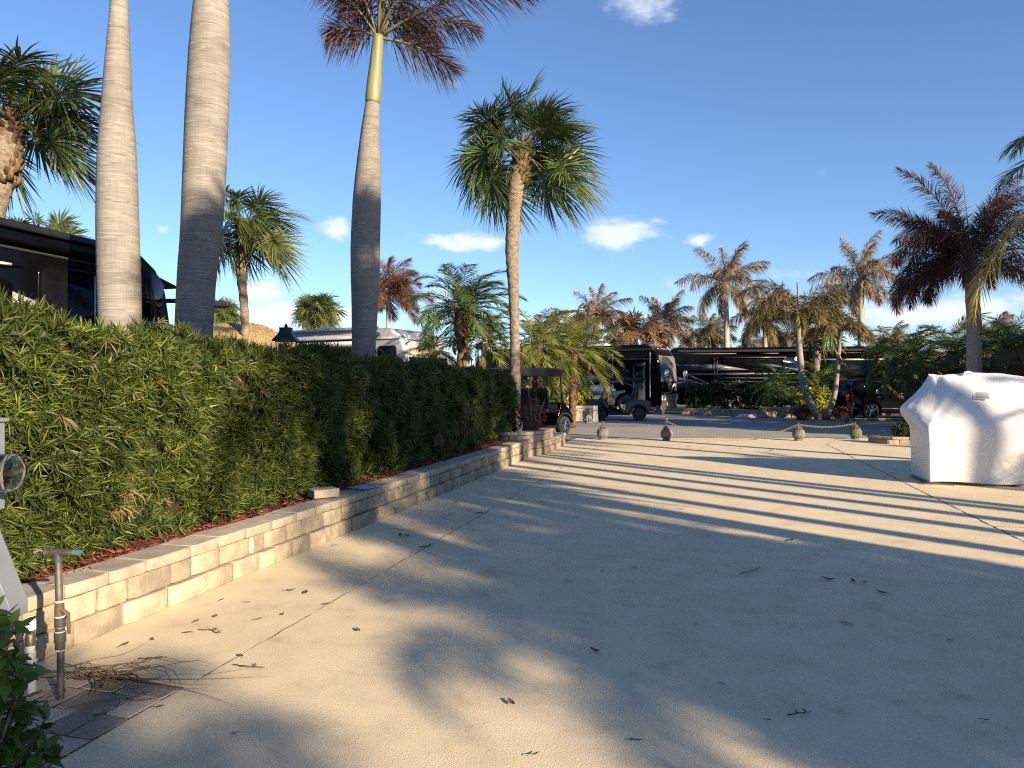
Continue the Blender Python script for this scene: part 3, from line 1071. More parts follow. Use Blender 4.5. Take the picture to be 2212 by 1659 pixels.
def golf_cart(name, label, loc, rz, rows=1, wb=1.68, wr=.29, body='dk_grey', seatmat='black_seat', rim='rim_dark', spoke='silver', roofz=1.9, group=None,
              style='split', thick=0.0):
    """cart: local +x is forward, origin under the middle of the wheelbase"""
    root = thing(name, label, 'golf cart', loc, rz, group)
    f, b = wb / 2, -wb / 2
    hw = .56
    poly = [(b - .45, .42), (b - .5, .70), (b - .36, .86), (b - .05, .92), (b + .55, .84), (b + .62, .38), (f - .42, .35), (f - .3, .62), (f - .16, .98),
            (f - .02, 1.03), (f + .22, .86), (f + .44, .62), (f + .47, .44), (f + .36, .36)]
    poly += arch(f, wr, wr + .07, 20, 165, 10) + [(f - .42, .24), (b + .42, .24)] + arch(b, wr, wr + .07, 15, 170, 10)
    mb = MB()
    mb.prism(poly, -hw, hw, 'XZ')
    obj('body', mb, MT[body], root, bevel=.05, seg=3, smooth=True, angle=40)
    for cx in (f, b):
        for sgn in (-1, 1):
            fd = MB()
            out = arch(cx, wr, wr + .13, 12, 168, 12)
            inn = arch(cx, wr, wr + .06, 168, 12, 12)
            fd.prism(out + inn, sgn * (hw - .03), sgn * (hw + .05), 'XZ')
            obj('fender', fd, MT['black_matt'], root, bevel=.012, seg=2, smooth=True)
    for sgn in (-1, 1):
        sk = MB()
        sk.box(((f + b) / 2, sgn * (hw + .012), .29), (wb - .76, .03, .1))
        obj('rocker_panel', sk, MT['black_matt'], root, bevel=.01)
    bp = MB()
    bp.tube([(f + .5, -.42, .42), (f + .56, -.2, .42), (f + .56, .2, .42), (f + .5, .42, .42)], .045, n=8)
    obj('bumper', bp, MT['black_matt'], root, smooth=True)
    bp = MB()
    bp.tube([(b - .5, -.42, .45), (b - .55, -.2, .45), (b - .55, .2, .45), (b - .5, .42, .45)], .045, n=8)
    obj('bumper', bp, MT['black_matt'], root, smooth=True)
    for sgn in (-1, 1):
        h = MB()
        h.prism([(f + .2, .62), (f + .40, .58), (f + .43, .66), (f + .26, .74)], sgn * (hw - .2), sgn * (hw - .01), 'XZ')
        obj('headlight', h, MT['lamp_clear'], root, bevel=.01)
        t = MB()
        t.prism([(b - .52, .70), (b - .36, .74), (b - .32, .82), (b - .46, .82)], sgn * (hw - .12), sgn * (hw + .007), 'XZ')
        obj('taillight', t, MT['red_lens'], root, bevel=.01)
        for cx, nm in ((f, 'wheel'), (b, 'wheel')):
            wheel(root, (cx, sgn * (hw - .06), wr), wr, .2, sgn, rim=rim, spoke=spoke, nsp=7 if style == 'split' else 6, rimk=.66, style=style)
    # seats
    xs = [b + .38] if rows == 1 else [b + .62, b + 1.48]
    for i, x in enumerate(xs):
        for sgn in (-1, 1):
            se = MB()
            se.box((x + .12, sgn * .27, .90), (.48, .47, .14))
            so = obj('seat', se, MT[seatmat], root, bevel=.05, seg=3, smooth=True)
            bk = MB()
            bk.prism([(x - .10, .92), (x - .02, .92), (x - .12, 1.44), (x - .16, 1.48), (x - .21, 1.44)], sgn * .27 - .22, sgn * .27 + .22, 'XZ')
            bo = obj('backrest', bk, MT[seatmat], root, bevel=.035, seg=3, smooth=True)
            ins = MB()
            ins.prism([(x - .135, 1.0), (x - .12, 1.0), (x - .195, 1.36), (x - .215, 1.36)], sgn * .27 - .14, sgn * .27 + .14, 'XZ')
            obj('shell_panel', ins, MT['black_matt'], bo, bevel=.01)
        hb = MB()
        hb.tube([(x - .2, -.08, 1.38), (x - .22, -.09, 1.58), (x - .22, -.04, 1.63), (x - .22, .04, 1.63), (x - .22, .09, 1.58), (x - .2, .08, 1.38)], .016, n=6)
        obj('grab_hoop', hb, MT['black_matt'], root, smooth=True)
        for sgn in (-1, 1):
            ar = MB()
            ar.box((x + .08, sgn * .52, 1.14), (.34, .055, .05))
            obj('armrest', ar, MT[seatmat], root, bevel=.015)
        if i or rows == 1:
            sb = MB()
            sb.box((x + .1, 0, .78), (.62, 1.04, .14))
            obj('seat_box', sb, MT['black_matt'], root, bevel=.03)
    if rows == 2:
        sb = MB()
        sb.box((xs[0] + .1, 0, .84), (.6, 1.04, .1))
        obj('seat_box', sb, MT['black_matt'], root, bevel=.03)
    # steering
    st = MB()
    st.tube([(f - .2, .27, .86), (f - .48, .27, 1.12)], .03, n=8)
    so = obj('steering_column', st, MT['black_matt'], root, smooth=True)
    sw = MB()
    a = np.linspace(0, 2 * PI, 21)
    c = np.array((f - .49, .27, 1.13))
    u, v = np.array((0, 1, 0)), np.array((.68, 0, .73))
    sw.tube([c + .18 * (math.cos(t) * u + math.sin(t) * v) for t in a], .016, n=6, cap=False)
    for t in (0, 2.1, 4.2):
        sw.tube([c, c + .18 * (math.cos(t) * u + math.sin(t) * v)], .012, n=5)
    obj('steering_wheel', sw, MT['black_matt'], so, smooth=True)
    # roof and struts
    r0, r1 = b - .28, f - .05
    rf = MB()
    rf.prism([(r0, roofz - .03), (r0 + .05, roofz + .03), (r0 + .4, roofz + .07), (r1 - .4, roofz + .07), (r1 - .05, roofz + .03), (r1, roofz - .03), (r1 - .12, roofz - .07 - thick), (r0 + .12, roofz - .07 - thick)], -.60, .60, 'XZ')
    obj('roof', rf, MT['black_matt'], root, bevel=.04, seg=3, smooth=True, angle=50)
    for sgn in (-1, 1):
        s1 = MB()
        s1.tube([(f - .02, sgn * .50, .98), (f - (.32 if rows == 1 else .14), sgn * .52, roofz - .05)], .024 if rows == 1 else .034, n=8)
        obj('front_strut', s1, MT['black_matt'], root, smooth=True)
        s2 = MB()
        if rows == 1:
            s2.tube([(b + .12, sgn * .50, .88), (b + .08, sgn * .52, roofz - .05)], .022, n=8)
        else:
            s2.tube([(b - .15, sgn * .50, .86), (b - .15, sgn * .52, roofz - .05)], .03, n=8)
        obj('rear_strut', s2, MT['black_matt'], root, smooth=True)
    return root

# ================================================================ SETTING
def sheet(name, pts, z, mat, kind='structure', th=0.0):
    mb = MB()
    mb.add([(p[0], p[1], z) for p in pts], [tuple(range(len(pts)))])
    return tag(obj(name, mb, MT[mat]), None, None, None, kind)


sheet('ground', [(-900, -300), (900, -300), (900, 1500), (-900, 1500)], -.016, 'ground')
sheet('road', [(-60, 21.46), (70, 21.46), (70, 38.6), (-60, 38.6)], -.012, 'asphalt')
sheet('road_edge_lane', [(-60, 21.46), (70, 21.46), (70, 26.5), (-60, 27.5)], -.008, 'road_near')
corner = A(15.75, -.05)
sheet('driveway', [A(-9, -.3), A(15.7, -.3), A(15.75, -.02), (1.92, 21.40), (40, 21.40), (40, -12), (-3.2, -12)], 0, 'concrete')


def joint(name, pts, w, rng, z=.004, parent=None, wob=.004, brk=0.0, mat='joint'):
    P = np.array([tuple(p)[:2] for p in pts], float)
    L = np.linalg.norm(P[1] - P[0])
    n = max(4, int(L / .07))
    t = np.linspace(0, 1, n)
    d = (P[1] - P[0]) / L
    q = np.array([-d[1], d[0]])
    C = P[0] + (P[1] - P[0]) * t[:, None] + q * rng.normal(0, wob, (n, 1))
    ww = w * rng.uniform(.35, 1.3, n) * np.where(rng.random(n) < brk, .15, 1)
    V = np.concatenate([np.c_[C - q * ww[:, None] / 2, np.full(n, z)], np.c_[C + q * ww[:, None] / 2, np.full(n, z)]])
    mb = MB()
    mb.add(V, np.array([(i, i + 1, n + i + 1, n + i) for i in range(n - 1)]))
    return tag(obj(name, mb, MT[mat]), None, None, None, 'structure')


rj = np.random.default_rng(5)
for pts, w, brk in ((((-1.72, 3.80), (1.98, 17.6)), .010, .35), (((1.98, 17.6), (2.62, 20.0)), .012, .3),
                    ((G(1785, 960), G(2230, 1179)), .018, .1), ((G(1785, 960), G(1812, 946.5)), .012, .2),
                    ((G(842, 1141), G(982, 1154)), .010, .3), ((G(590, 1143 + 40), G(842, 1141)), .006, .5),
                    ((G(1155, 1187), G(2060, 1262)), .004, .2), ((G(2146, 1138), G(2300, 1141)), .012, .1),
                    ((G(1044, 1036), G(1170, 1042)), .006, .3)):
    joint('driveway_joint', pts, w, rj, brk=brk, mat='crack' if w > .0105 else 'joint')
# gap between drive and road
joint('road_gap', ((1.9, 21.43), (40, 21.43)), .06, rj, z=.004, wob=.002, mat='crack')

# pavers of the corner patch
rng = np.random.default_rng(21)
sheet('paver_bed', [A(-4.2, -.3), A(-.27, -.3), A(-.27, 1.04), A(-4.2, 1.04)], .0045, 'crack')
mb = MB()
a = -.285
while a > -4:
    h = rng.choice([.14, .18, .21])
    r = 1.035
    while r > -.2:
        w = rng.choice([.15, .21, .25, .30])
        lo_r = max(r - w, -.25)
        n = 4
        bow = .006
        P = []
        for i in range(n + 1):
            f = i / n
            P.append((a - bow * math.sin(PI * f) * .7, lo_r + (r - lo_r) * f))
        for i in range(n + 1):
            f = 1 - i / n
            P.append((a - h - bow * math.sin(PI * f) * .7 + .004, lo_r + .006 + (r - lo_r - .012) * f))
        z = .008 + rng.uniform(-.002, .002)
        tl = rng.uniform(-.004, .004)
        pts = [A(*p) for p in P]
        k = len(pts)
        mb.add([(p.x, p.y, z + tl * (i / k - .5)) for i, p in enumerate(pts)] + [(p.x, p.y, -.01) for p in pts],
               [tuple(range(k))[::-1]] + [(i, i + 1 if i + 1 < k else 0, (i + 1 if i + 1 < k else 0) + k, i + k) for i in range(k)])
        r = lo_r - .006
    a -= h + .004
tag(obj('paver_patch', mb, MT['paver'], bevel=.004, seg=2), None, None, None, 'structure')

# mulch bed behind the wall
rng = np.random.default_rng(4)
na, nr = 120, 16
V, Fc = [], []
for i in range(na):
    for j in range(nr):
        aa = -1.8 + 15.6 * i / (na - 1)
        rr = -.22 - 2.0 * j / (nr - 1)
        p = A(aa, rr)
        V.append((p.x, p.y, .335 + .03 * math.sin(aa * 3.1 + rr * 5) * math.sin(aa * 1.3) + rng.uniform(-.012, .012)))
for i in range(na - 1):
    for j in range(nr - 1):
        k = i * nr + j
        Fc.append((k, k + nr, k + nr + 1, k + 1))
mb = MB()
mb.add(V, Fc)
tag(obj('mulch_bed', mb, MT['soil']), None, None, None, 'structure')
N = 9000
aa = rng.uniform(-1.6, 13.3, N)
rr = -.2 - .75 * rng.random(N) ** 1.2
B = np.array([tuple(A(x, y, .355)) for x, y in zip(aa, rr)])
B[:, 2] += rng.uniform(-.01, .03, N)
az = rng.uniform(0, 6.28, N)
D = np.stack([np.cos(az), np.sin(az), rng.normal(0, .22, N)], -1)
S = nrm(np.cross(D, np.array([0, 0, 1.0]) + rng.normal(0, .4, (N, 3))))
mb = MB()
mb.strips(B, nrm(D), S, rng.uniform(.025, .085, N), rng.uniform(.008, .02, N), np.zeros(N), 1, prof=[1, .7])
tag(obj('mulch_chips', mb, MT['chips']), None, None, None, 'stuff')

# ---------------------------------------------------------------- retaining wall
stone_wall('retaining_wall', 'long low tan block retaining wall along the left side of the driveway', [A(-1.8), A(13.05)],
           [.152, .152], .088, 'stone', 'cap', seed=8, wr=(.20, .46), rough=.010)
arc = [(-.35, 15.62), (.05, 15.68), (.42, 15.92), (.70, 16.35), (.90, 16.85), (1.02, 17.4)]
stone_wall('raised_wall_end', 'curved higher brown block wall end beside the black golf cart', arc, [.16, .155, .155], .08, 'stone2', 'cap', seed=12,
           wr=(.16, .32), capw=(.2, .3), step=.012)
stone_wall('low_wall_stub', 'short low capped block stub at the far end of the left wall', [(1.02, 17.42), (1.42, 19.0)], [.15, .09], .09, 'stone2', 'cap', seed=13,
           wr=(.2, .4), step=.01)

mb = MB()
rb = np.random.default_rng(2)
block(mb, (0, 0, 0), (.285, .20, .088), (1, 0, 0), rb, .004, 6, 3, .006)
p = A(3.36, -.10)
lb = obj('loose_block', mb, MT['cap'], bevel=.006, seg=2, loc=(p.x - .06, p.y + .02, .398), rz=R(38))
tag(lb, 'loose tan block lying crosswise on top of the left retaining wall', 'block')
mb = MB()
n = 9
V = [(-.17 + .34 * i / (n - 1) + .012 * math.sin(j * 2.2), -.13 + .26 * j / (n - 1) + .010 * math.sin(i * 1.9), .018 - .016 * ((i / (n - 1) - .5) ** 2 + (j / (n - 1) - .5) ** 2) * 2) for i in range(n) for j in range(n)]
Fc = [(i * n + j, (i + 1) * n + j, (i + 1) * n + j + 1, i * n + j + 1) for i in range(n - 1) for j in range(n - 1)]
k = n * n
V2 = V + [(x, y, .001) for x, y, z in V]
edge = [(i, 0) for i in range(n)] + [(n - 1, j) for j in range(1, n)] + [(i, n - 1) for i in range(n - 2, -1, -1)] + [(0, j) for j in range(n - 2, 0, -1)]
ids = [i * n + j for i, j in edge]
Fc += [(ids[i], ids[i] + k, ids[(i + 1) % len(ids)] + k, ids[(i + 1) % len(ids)]) for i in range(len(ids))]
mb.add(V2, Fc)
p = A(4.2, -.15)
tag(obj('stepping_slab', mb, MT['plaque'], smooth=True, loc=(p.x, p.y, .398), rz=R(62)), 'thin mottled grey and white slab lying on the wall beside the loose block', 'slab')

# ---------------------------------------------------------------- hedge
rng = np.random.default_rng(77)
hroot = thing('hedge', 'long clipped narrow-leaved green hedge growing behind the left wall', 'hedge', A(0, -1.0, .3))
ho = np.array(tuple(A(0, -1.0, .3)))


def hz(a):
    return 2.035 - .017 * (a + 1) + .035 * np.sin(a * 1.7 + .6) + .03 * np.sin(a * 4.3)


def hfront(a):
    return -.56 - .008 * a


def wob(a, z):
    return (.07 * np.sin(a * 2.1 + 1.3 * np.sin(z * 2.2)) + .05 * np.sin(a * 5.3 + z * 4.1) + .04 * np.sin(a * 9.1 - z * 7.3))


def AV(a, r, z):
    return np.stack([WALL0.x + E2.x * a + R2.x * r, WALL0.y + E2.y * a + R2.y * r, z], -1)


mb, md = MB(), MB()
LE = 13.0
for layer, (dens, off) in enumerate(((210, 0), (120, -.09), (90, -.17))):
    n = int(15 * 1.8 * dens)
    a_ = rng.uniform(-2.0, LE, n)
    f = rng.random(n)
    z = .42 + (hz(a_) - .45) * f
    r = hfront(a_) + wob(a_, z) + off + rng.uniform(-.05, .05, n) - .10 * np.clip((f - .86) / .14, 0, 1) ** 2 - .03 * (1 - f)
    # hollows
    hol = np.sin(a_ * 3.7 + 2 * np.sin(z * 3)) * np.sin(z * 5.1 + a_ * 1.1) < -.62
    keep = ~(hol & (rng.random(n) < .7)) | (layer == 2)
    C = AV(a_, r, z)[keep]
    Nn = np.repeat(np.array([tuple(R2)]), len(C), 0)
    near = a_[keep] < 5.5
    rosettes(mb, C[near] - ho, Nn[near], 18, .108, .0088, rng, (18, 88), .12, 2, .4)
    rosettes(mb, C[~near] - ho, Nn[~near], 15, .105, .0095, rng, (18, 88), .12, 2, .4)
n = int(15 * 1.15 * 170)
a_ = rng.uniform(-2.0, LE, n)
r = hfront(a_) - .02 - 1.15 * rng.random(n)
z = hz(a_) + rng.uniform(-.07, .05, n) + .05 * np.sin(a_ * 3 + r * 6)
rosettes(mb, AV(a_, r, z) - ho, np.repeat(np.array([[0, 0, 1.0]]), n, 0), 16, .11, .0090, rng, (12, 70), .12, 2, .2)
n = 110
a_ = rng.uniform(-1.0, 9, n)
r = hfront(a_) - .05 - .8 * rng.random(n)
rosettes(mb, AV(a_, r, hz(a_) + rng.uniform(.01, .08, n)) - ho, np.repeat(np.array([[0, 0, 1.0]]), n, 0), 13, .115, .010, rng, (8, 45), .1, 2, .2)
n = 420
r = hfront(LE) - 1.15 * rng.random(n)
z = .4 + (hz(LE) - .4) * rng.random(n)
rosettes(mb, AV(np.full(n, LE + .02) + wob(r * 3, z), r, z) - ho, np.repeat(np.array([tuple(E2)]), n, 0), 13, .10, .011, rng, (18, 88), .12, 2, .3)
# low sprouts spilling over the mulch
n = 200
a_ = rng.uniform(-1.5, 12.5, n)
rosettes(mb, AV(a_, hfront(a_) + rng.uniform(-.05, .12, n), rng.uniform(.38, .5, n)) - ho, np.repeat(np.array([tuple(R2)]), n, 0), 12, .105, .011, rng, (20, 85), .12, 2, .6)
obj('foliage', mb, MT['hedge'], hroot)
for ca, cz, k, sa, sz in ((8.9, .9, 60, .16, .3), (8.0, .55, 30, .12, .12), (1.2, .8, 12, .3, .2), (.9, 1.55, 6, .3, .2), (3.2, 1.6, 9, .3, .2)):
    a_ = ca + rng.normal(0, sa, k)
    z = cz + rng.normal(0, sz, k)
    rosettes(md, AV(a_, hfront(a_) + .05 + wob(a_, z), z) - ho, np.repeat(np.array([tuple(R2)]), k, 0), 12, .10, .010, rng, (15, 85), .3, 2, .1)
obj('dry_foliage', md, MT['hedge_dry'], hroot)
mb = MB()  # solid dark box added to block light through the hedge, plus real twigs
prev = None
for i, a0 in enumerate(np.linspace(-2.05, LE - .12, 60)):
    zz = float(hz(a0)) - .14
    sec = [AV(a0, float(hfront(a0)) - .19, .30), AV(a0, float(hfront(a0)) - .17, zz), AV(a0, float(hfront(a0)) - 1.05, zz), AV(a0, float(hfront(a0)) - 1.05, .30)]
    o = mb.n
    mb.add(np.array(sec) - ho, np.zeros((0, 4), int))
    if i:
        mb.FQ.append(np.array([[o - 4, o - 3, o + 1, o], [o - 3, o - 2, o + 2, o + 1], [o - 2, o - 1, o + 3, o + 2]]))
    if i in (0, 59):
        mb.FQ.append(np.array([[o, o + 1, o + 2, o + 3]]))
for i in range(150):
    a0 = rng.uniform(-1.8, LE - .2)
    p0 = AV(a0, hfront(a0) - .5, rng.uniform(.3, 1.2)) - ho
    z1 = rng.uniform(.6, 2.1)
    p1 = AV(a0 + rng.uniform(-.3, .3), hfront(a0) + rng.uniform(-.1, .02), z1) - ho
    mb.tube([p0, (p0 + p1) / 2 + rng.normal(0, .03, 3), p1], [.012, .008, .004], n=4)
obj('dark_core', mb, MT['hedge_core'], hroot)

# brown-red shrub at the end of the hedge
rng = np.random.default_rng(9)
s = thing('red_shrub', 'small brown-red shrub in the curved wall end in front of the hedge', 'shrub', (.42, 16.55, .42))
mb = MB()
bush(mb, (0, 0, .42), .36, .36, .48, 520, 5, .055, .014, rng, (10, 70), .3, .7)
obj('foliage', mb, MT['redshrub'], s)
mb = MB()
for i in range(26):
    a0 = rng.uniform(0, 6.28)
    mb.tube([(0.1 * math.cos(a0), .1 * math.sin(a0), 0), (.2 * math.cos(a0), .2 * math.sin(a0), .4), (.33 * math.cos(a0), .33 * math.sin(a0), rng.uniform(.6, .9))], [.008, .006, .003], n=4)
obj('stems', mb, MT['twig'], s)

# ---------------------------------------------------------------- utilities at the left corner
px, py = -2.465, 3.18
s = thing('meter_pedestal', 'grey steel meter pedestal at the left edge of the photo', 'utility pedestal', (px, py, 0))
mb = MB()
mb.box((0, 0, 1.23), (.30, .24, .40))
obj('box', mb, MT['steelbox'], s, bevel=.006)
mb = MB()
mb.box((0, -.005, 1.437), (.325, .27, .018))
obj('lid', mb, MT['steelbox'], s, bevel=.004)
mb = MB()
mb.box((-.04, .02, .52), (.12, .12, 1.03))
obj('post', mb, MT['steelbox'], s, bevel=.006)
mb = MB()
mb.prism([(.135, 1.03), (.148, 1.03), (.305, .636), (.305, .58), (.19, .58), (.08, .98)], -.075, .045, 'XZ')
for zz, xx in ((.96, .17), (.80, .25)):
    mb.lathe([(.001, .006), (.009, .005), (.011, 0)], 10, (xx - .004, -.078, zz), 'Y', None)
obj('strut', mb, MT['steelbox'], s, bevel=.003)
mb = MB()
mb.lathe([(.088, 0), (.092, .012), (.085, .03), (.082, .03)], 32, (.165, 0, 1.21), 'X')
o = obj('meter_ring', mb, MT['steelbox'], s, smooth=True)
mb = MB()
mb.lathe([(.083, .0), (.083, .075), (.078, .092), (.06, .10), (.001, .104)], 32, (.185, 0, 1.21), 'X')
mb.lathe([(.079, .0), (.079, .073), (.074, .087), (.058, .095), (.001, .099)][::-1], 32, (.165, 0, 1.21), 'X')
obj('glass_dome', mb, MT['clear'], s, smooth=True)
mb = MB()
mb.lathe([(.001, .0), (.07, .0), (.07, .045), (.066, .05), (.001, .05)], 24, (.166, 0, 1.21), 'X')
obj('meter_dial', mb, MT['white_dull'], s, smooth=True)
mb = MB()
mb.box((.225, -.01, 1.225), (.012, .055, .03))
mb.box((.222, .01, 1.17), (.012, .03, .02))
obj('meter_display', mb, MT['black_matt'], s)

p = G(131, 1513)
s = thing('water_standpipe', 'galvanised water standpipe with dark valves standing on the pavers', 'standpipe', (p.x, p.y, .012))
mb = MB()
mb.tube([(0, 0, -.02), (.0, 0, .25)], .0175, n=16)
obj('pipe', mb, MT['galv'], s, smooth=True)
mb = MB()
mb.tube([(-.005, 0, .42), (-.014, 0, .72)], .0175, n=16)
obj('pipe', mb, MT['galv'], s, smooth=True)
mb = MB()
for z0, z1, r in ((.245, .285, .023), (.285, .335, .028), (.335, .36, .022), (.36, .41, .026)):
    mb.lathe([(.001, z0), (r, z0), (r, z1), (.001, z1)], 16, (-.003, 0, 0))
obj('coupling', mb, MT['pipe_dark'], s, smooth=True)
mb = MB()
mb.lathe([(.001, .41), (.022, .41), (.023, .44), (.021, .49), (.001, .49)], 16, (-.006, 0, 0))
mb.tube([(.01, -.01, .45), (.045, -.012, .43), (.05, -.012, .33)], [.012, .01, .008], n=8)
obj('valve', mb, MT['rusty'], s, smooth=True)
mb = MB()
for zz in (.245, .335, .362, .412, .49):
    mb.lathe([(.0, zz - .004), (.0235, zz - .004), (.0235, zz + .004), (0, zz + .004)], 16, (-.004, 0, 0))
obj('white_tape', mb, MT['pvc'], s, smooth=True)
mb = MB()
mb.lathe([(.001, -.07), (.016, -.07), (.022, -.06), (.016, -.045), (.018, -.03), (.021, -.03), (.021, .03), (.017, .03), (.017, .065), (.014, .07), (.013, .095), (.001, .095)], 16, (-.015, 0, .735), 'X')
mb.lathe([(.001, .69), (.024, .69), (.024, .735), (.001, .735)], 16, (-.014, 0, 0))
mb.tube([(-.07, 0, .735), (-.10, -.01, .75), (-.12, -.03, .74)], [.010, .007, .012], n=8)
obj('tap_head', mb, MT['pipe_dark'], s, smooth=True)
mb = MB()
mb.lathe([(.001, .078), (.015, .078), (.015, .112), (.001, .112)], 14, (-.015, 0, .735), 'X')
obj('hose_nozzle', mb, MT['bluedoor'], s, smooth=True)

p = G(69, 1504)
s = thing('drain_pipe', 'short white plastic pipe standing on the pavers beside the water standpipe', 'pipe', (p.x, p.y, .012))
mb = MB()
mb.tube([(0, 0, -.02), (-.008, 0, .25)], .021, n=16)
obj('pipe', mb, MT['pvc'], s, smooth=True)
mb = MB()
mb.lathe([(.001, .25), (.024, .25), (.024, .30), (.021, .305), (.021, .33), (.001, .33)], 16, (-.008, 0, 0))
obj('grey_collar', mb, MT['galv'], s, smooth=True)
mb = MB()
mb.lathe([(.001, .33), (.026, .33), (.026, .375), (.012, .385), (.012, .40), (.001, .40)], 16, (-.008, 0, 0))
obj('cap', mb, MT['pvc'], s, smooth=True)

# leafy shrub reaching into the left edge of the view
rng = np.random.default_rng(31)
s = thing('leafy_shrub', 'green broad-leaved shrub in front of the pipes at the left corner', 'shrub', (-1.82, 2.44, 0))
mb, ms = MB(), MB()
for i in range(70):
    a0 = rng.uniform(0, 6.28)
    ht = rng.uniform(.08, .88)
    rad_ = rng.uniform(.1, .30) * (1 - .35 * abs(ht - .5))
    tip = np.array([rad_ * math.cos(a0), rad_ * math.sin(a0) * .8, ht])
    ms.tube([(0, 0, 0), tip * np.array([.5, .5, .6]), tip], [.008, .006, .003], n=5)
    C = np.array([tip, tip * .9 - np.array([0, 0, .05])])
    Nn = np.array([[tip[0], tip[1], .35]] * 2)
    rosettes(mb, C, nrm(Nn), 9, .075, .036, rng, (20, 95), .3, 3, .2)
obj('foliage', mb, MT['broadleaf'], s)
obj('stems', ms, MT['twig'], s)

# ================================================================ PALMS IN VIEW
def px_path(pts, Y, wpx=None):
    return [tuple(W(u, v, Y)) for u, v in pts]


def rpx(w, Y):
    return w / 2 / F * Y


# three big royal palms behind the hedge
def big_palm(name, label, Y, cen, wid, ground_u, **kw):
    pts = [(*W(ground_u, 900, Y)[:2], 0.0)]
    rad = [rpx(wid[0], Y) * .96]
    for (u, v), w in zip(cen, wid):
        pts.append(tuple(W(u, v, Y)))
        rad.append(rpx(w, Y))
    base = pts[0]
    return royal(name, label, base, pts, rad, group=None, **kw)


KW = dict(leafmat='red_frond', n=28, ring=.0012, step=.05)
big_palm('royal_palm', 'bottle-shaped grey royal palm trunk, leftmost of the three behind the hedge', 9.0,
         [(259, 690), (257, 600), (255, 533), (253, 400), (252.5, 311), (252.7, 222), (254.5, 133), (256.7, 44), (258, -40), (259, -150)],
         [85.5, 86, 85, 81, 74, 61, 51, 39.5, 33, 29], 262, shaft_len=1.3, fronds=[(x * .9, 1.2 - .09 * x, 2.8, 1.2) for x in range(10)], seed=3, **KW)
big_palm('royal_palm', 'thick leaning royal palm trunk, middle one of the three behind the hedge', 9.0,
         [(419, 705), (427, 578), (433, 520), (440.5, 400), (446, 267), (450, 178), (453.4, 89), (456.7, 0), (459, -90), (461, -200), (462, -330)],
         [77, 80, 83, 87.5, 88, 87, 82, 71, 58, 44, 34], 408, shaft_len=1.3, fronds=[(x * .9 + .4, 1.2 - .09 * x, 2.8, 1.2) for x in range(10)], seed=4, **KW)
fr3 = [(-.10, .55, 2.7, .85), (.35, 1.05, 2.7, 1.2), (-.55, 1.0, 2.7, 1.4), (.1, -.1, 1.35, .8), (PI + .2, .95, 2.3, .95),
       (PI - .3, 1.1, 2.6, 1.2), (PI + .5, 1.2, 2.7, .9), (1.3, .9, 2.6, 1.3), (2.2, 1.0, 2.4, 1.0), (-1.3, 1.1, 2.7, 1.0), (.7, .7, 2.2, .9), (PI * .95, .5, .9, .8), (0, 1.35, 2.8, .5)]
big_palm('royal_palm', 'royal palm with green crownshaft and maroon fronds, rightmost of the three behind the hedge', 12.0,
         [(785.9, 740), (788, 667), (789, 578), (789.5, 520), (790.5, 489), (793.0, 422), (796.3, 356), (799.6, 289), (805, 222)],
         [51, 56, 62, 62.5, 62, 59, 51.5, 41, 30.5], 784, shaft_len=1.12, fronds=fr3, leafmat='dark_frond', n=28, ring=.0012, step=.05, seed=5,
         split=True, nleaf=320, ll=.46, lw=.015, spear=1.8, shaft_r=(.9, .72), wind=(.15, 0, 0), plume=2.4, ldroop=.45, nseg=3)

# green sabal palms
Y = 19.6
sabal('sabal_palm', 'tall green fan palm with a slim trunk right of the hedge end', (*W(1113, 900, Y)[:2], 0),
      [(*W(1113, 900, Y)[:2], 0.0)] + px_path([(1113, 800), (1112, 733), (1109, 622), (1106, 533), (1110, 470), (1114, 420), (1121, 372), (1125, 330)], Y),
      [rpx(x, Y) for x in (22, 22, 20.5, 23, 29, 31, 38, 36, 22)], 2.05, 40, 'sab_leaf', seed=12, m=62, bootn=80, boot_size=.30, boot_len=.95, wind=(.26, 0, -.04), lo=-.2, droop=.3,
      extra=[(PI, .35, .62, .5), (PI * .97, -.15, .62, .52), (PI * 1.05, -.75, .5, .55), (PI * 1.1, -.35, .55, .5), (0, -.5, .55, .6), (-.2, -.15, .62, .62), (.2, .2, .66, .62), (-.5, -.6, .5, .6), (.3, -.4, .6, .55), (PI * .8, -.5, .5, .55)])
Y = 14.2
sabal('sabal_palm', 'large fan palm with a shaggy brown trunk at the top left corner', (*W(-60, 900, Y)[:2], 0),
      [(*W(-60, 900, Y)[:2], 0.0)] + px_path([(-42, 640), (-22, 520), (-10, 450), (2, 395), (12, 330), (16, 262)], Y),
      [rpx(x, Y) for x in (44, 40, 40, 42, 52, 62, 40)], 1.9, 40, 'sab_leaf2', seed=15, m=60, bootn=70, boot_len=1.3, wind=(.22, 0, -.02), lo=-.3, boot_size=.24)
Y = 22.0
sabal('sabal_palm', 'slim fan palm behind the thatched roof, right of the middle royal trunk', (*W(530, 900, Y)[:2], 0),
      [(*W(530, 900, Y)[:2], 0.0)] + px_path([(530, 722), (527, 655), (522, 600), (526, 545), (528, 510), (530, 492)], Y),
      [rpx(x, Y) for x in (18, 18, 18, 20, 28, 31, 22)], 1.72, 30, 'sab_leaf2', seed=18, m=54, bootn=60, boot_size=.26, boot_len=.8, wind=(.34, 0, -.08), lo=-.4, nseg=3, split=False, extra=[(0, -.3, .6, .6), (-.3, .0, .6, .62), (.3, -.5, .55, .6), (PI, -.4, .6, .5), (PI, -.9, .5, .5), (-.6, -.4, .5, .6)])
Y = 55
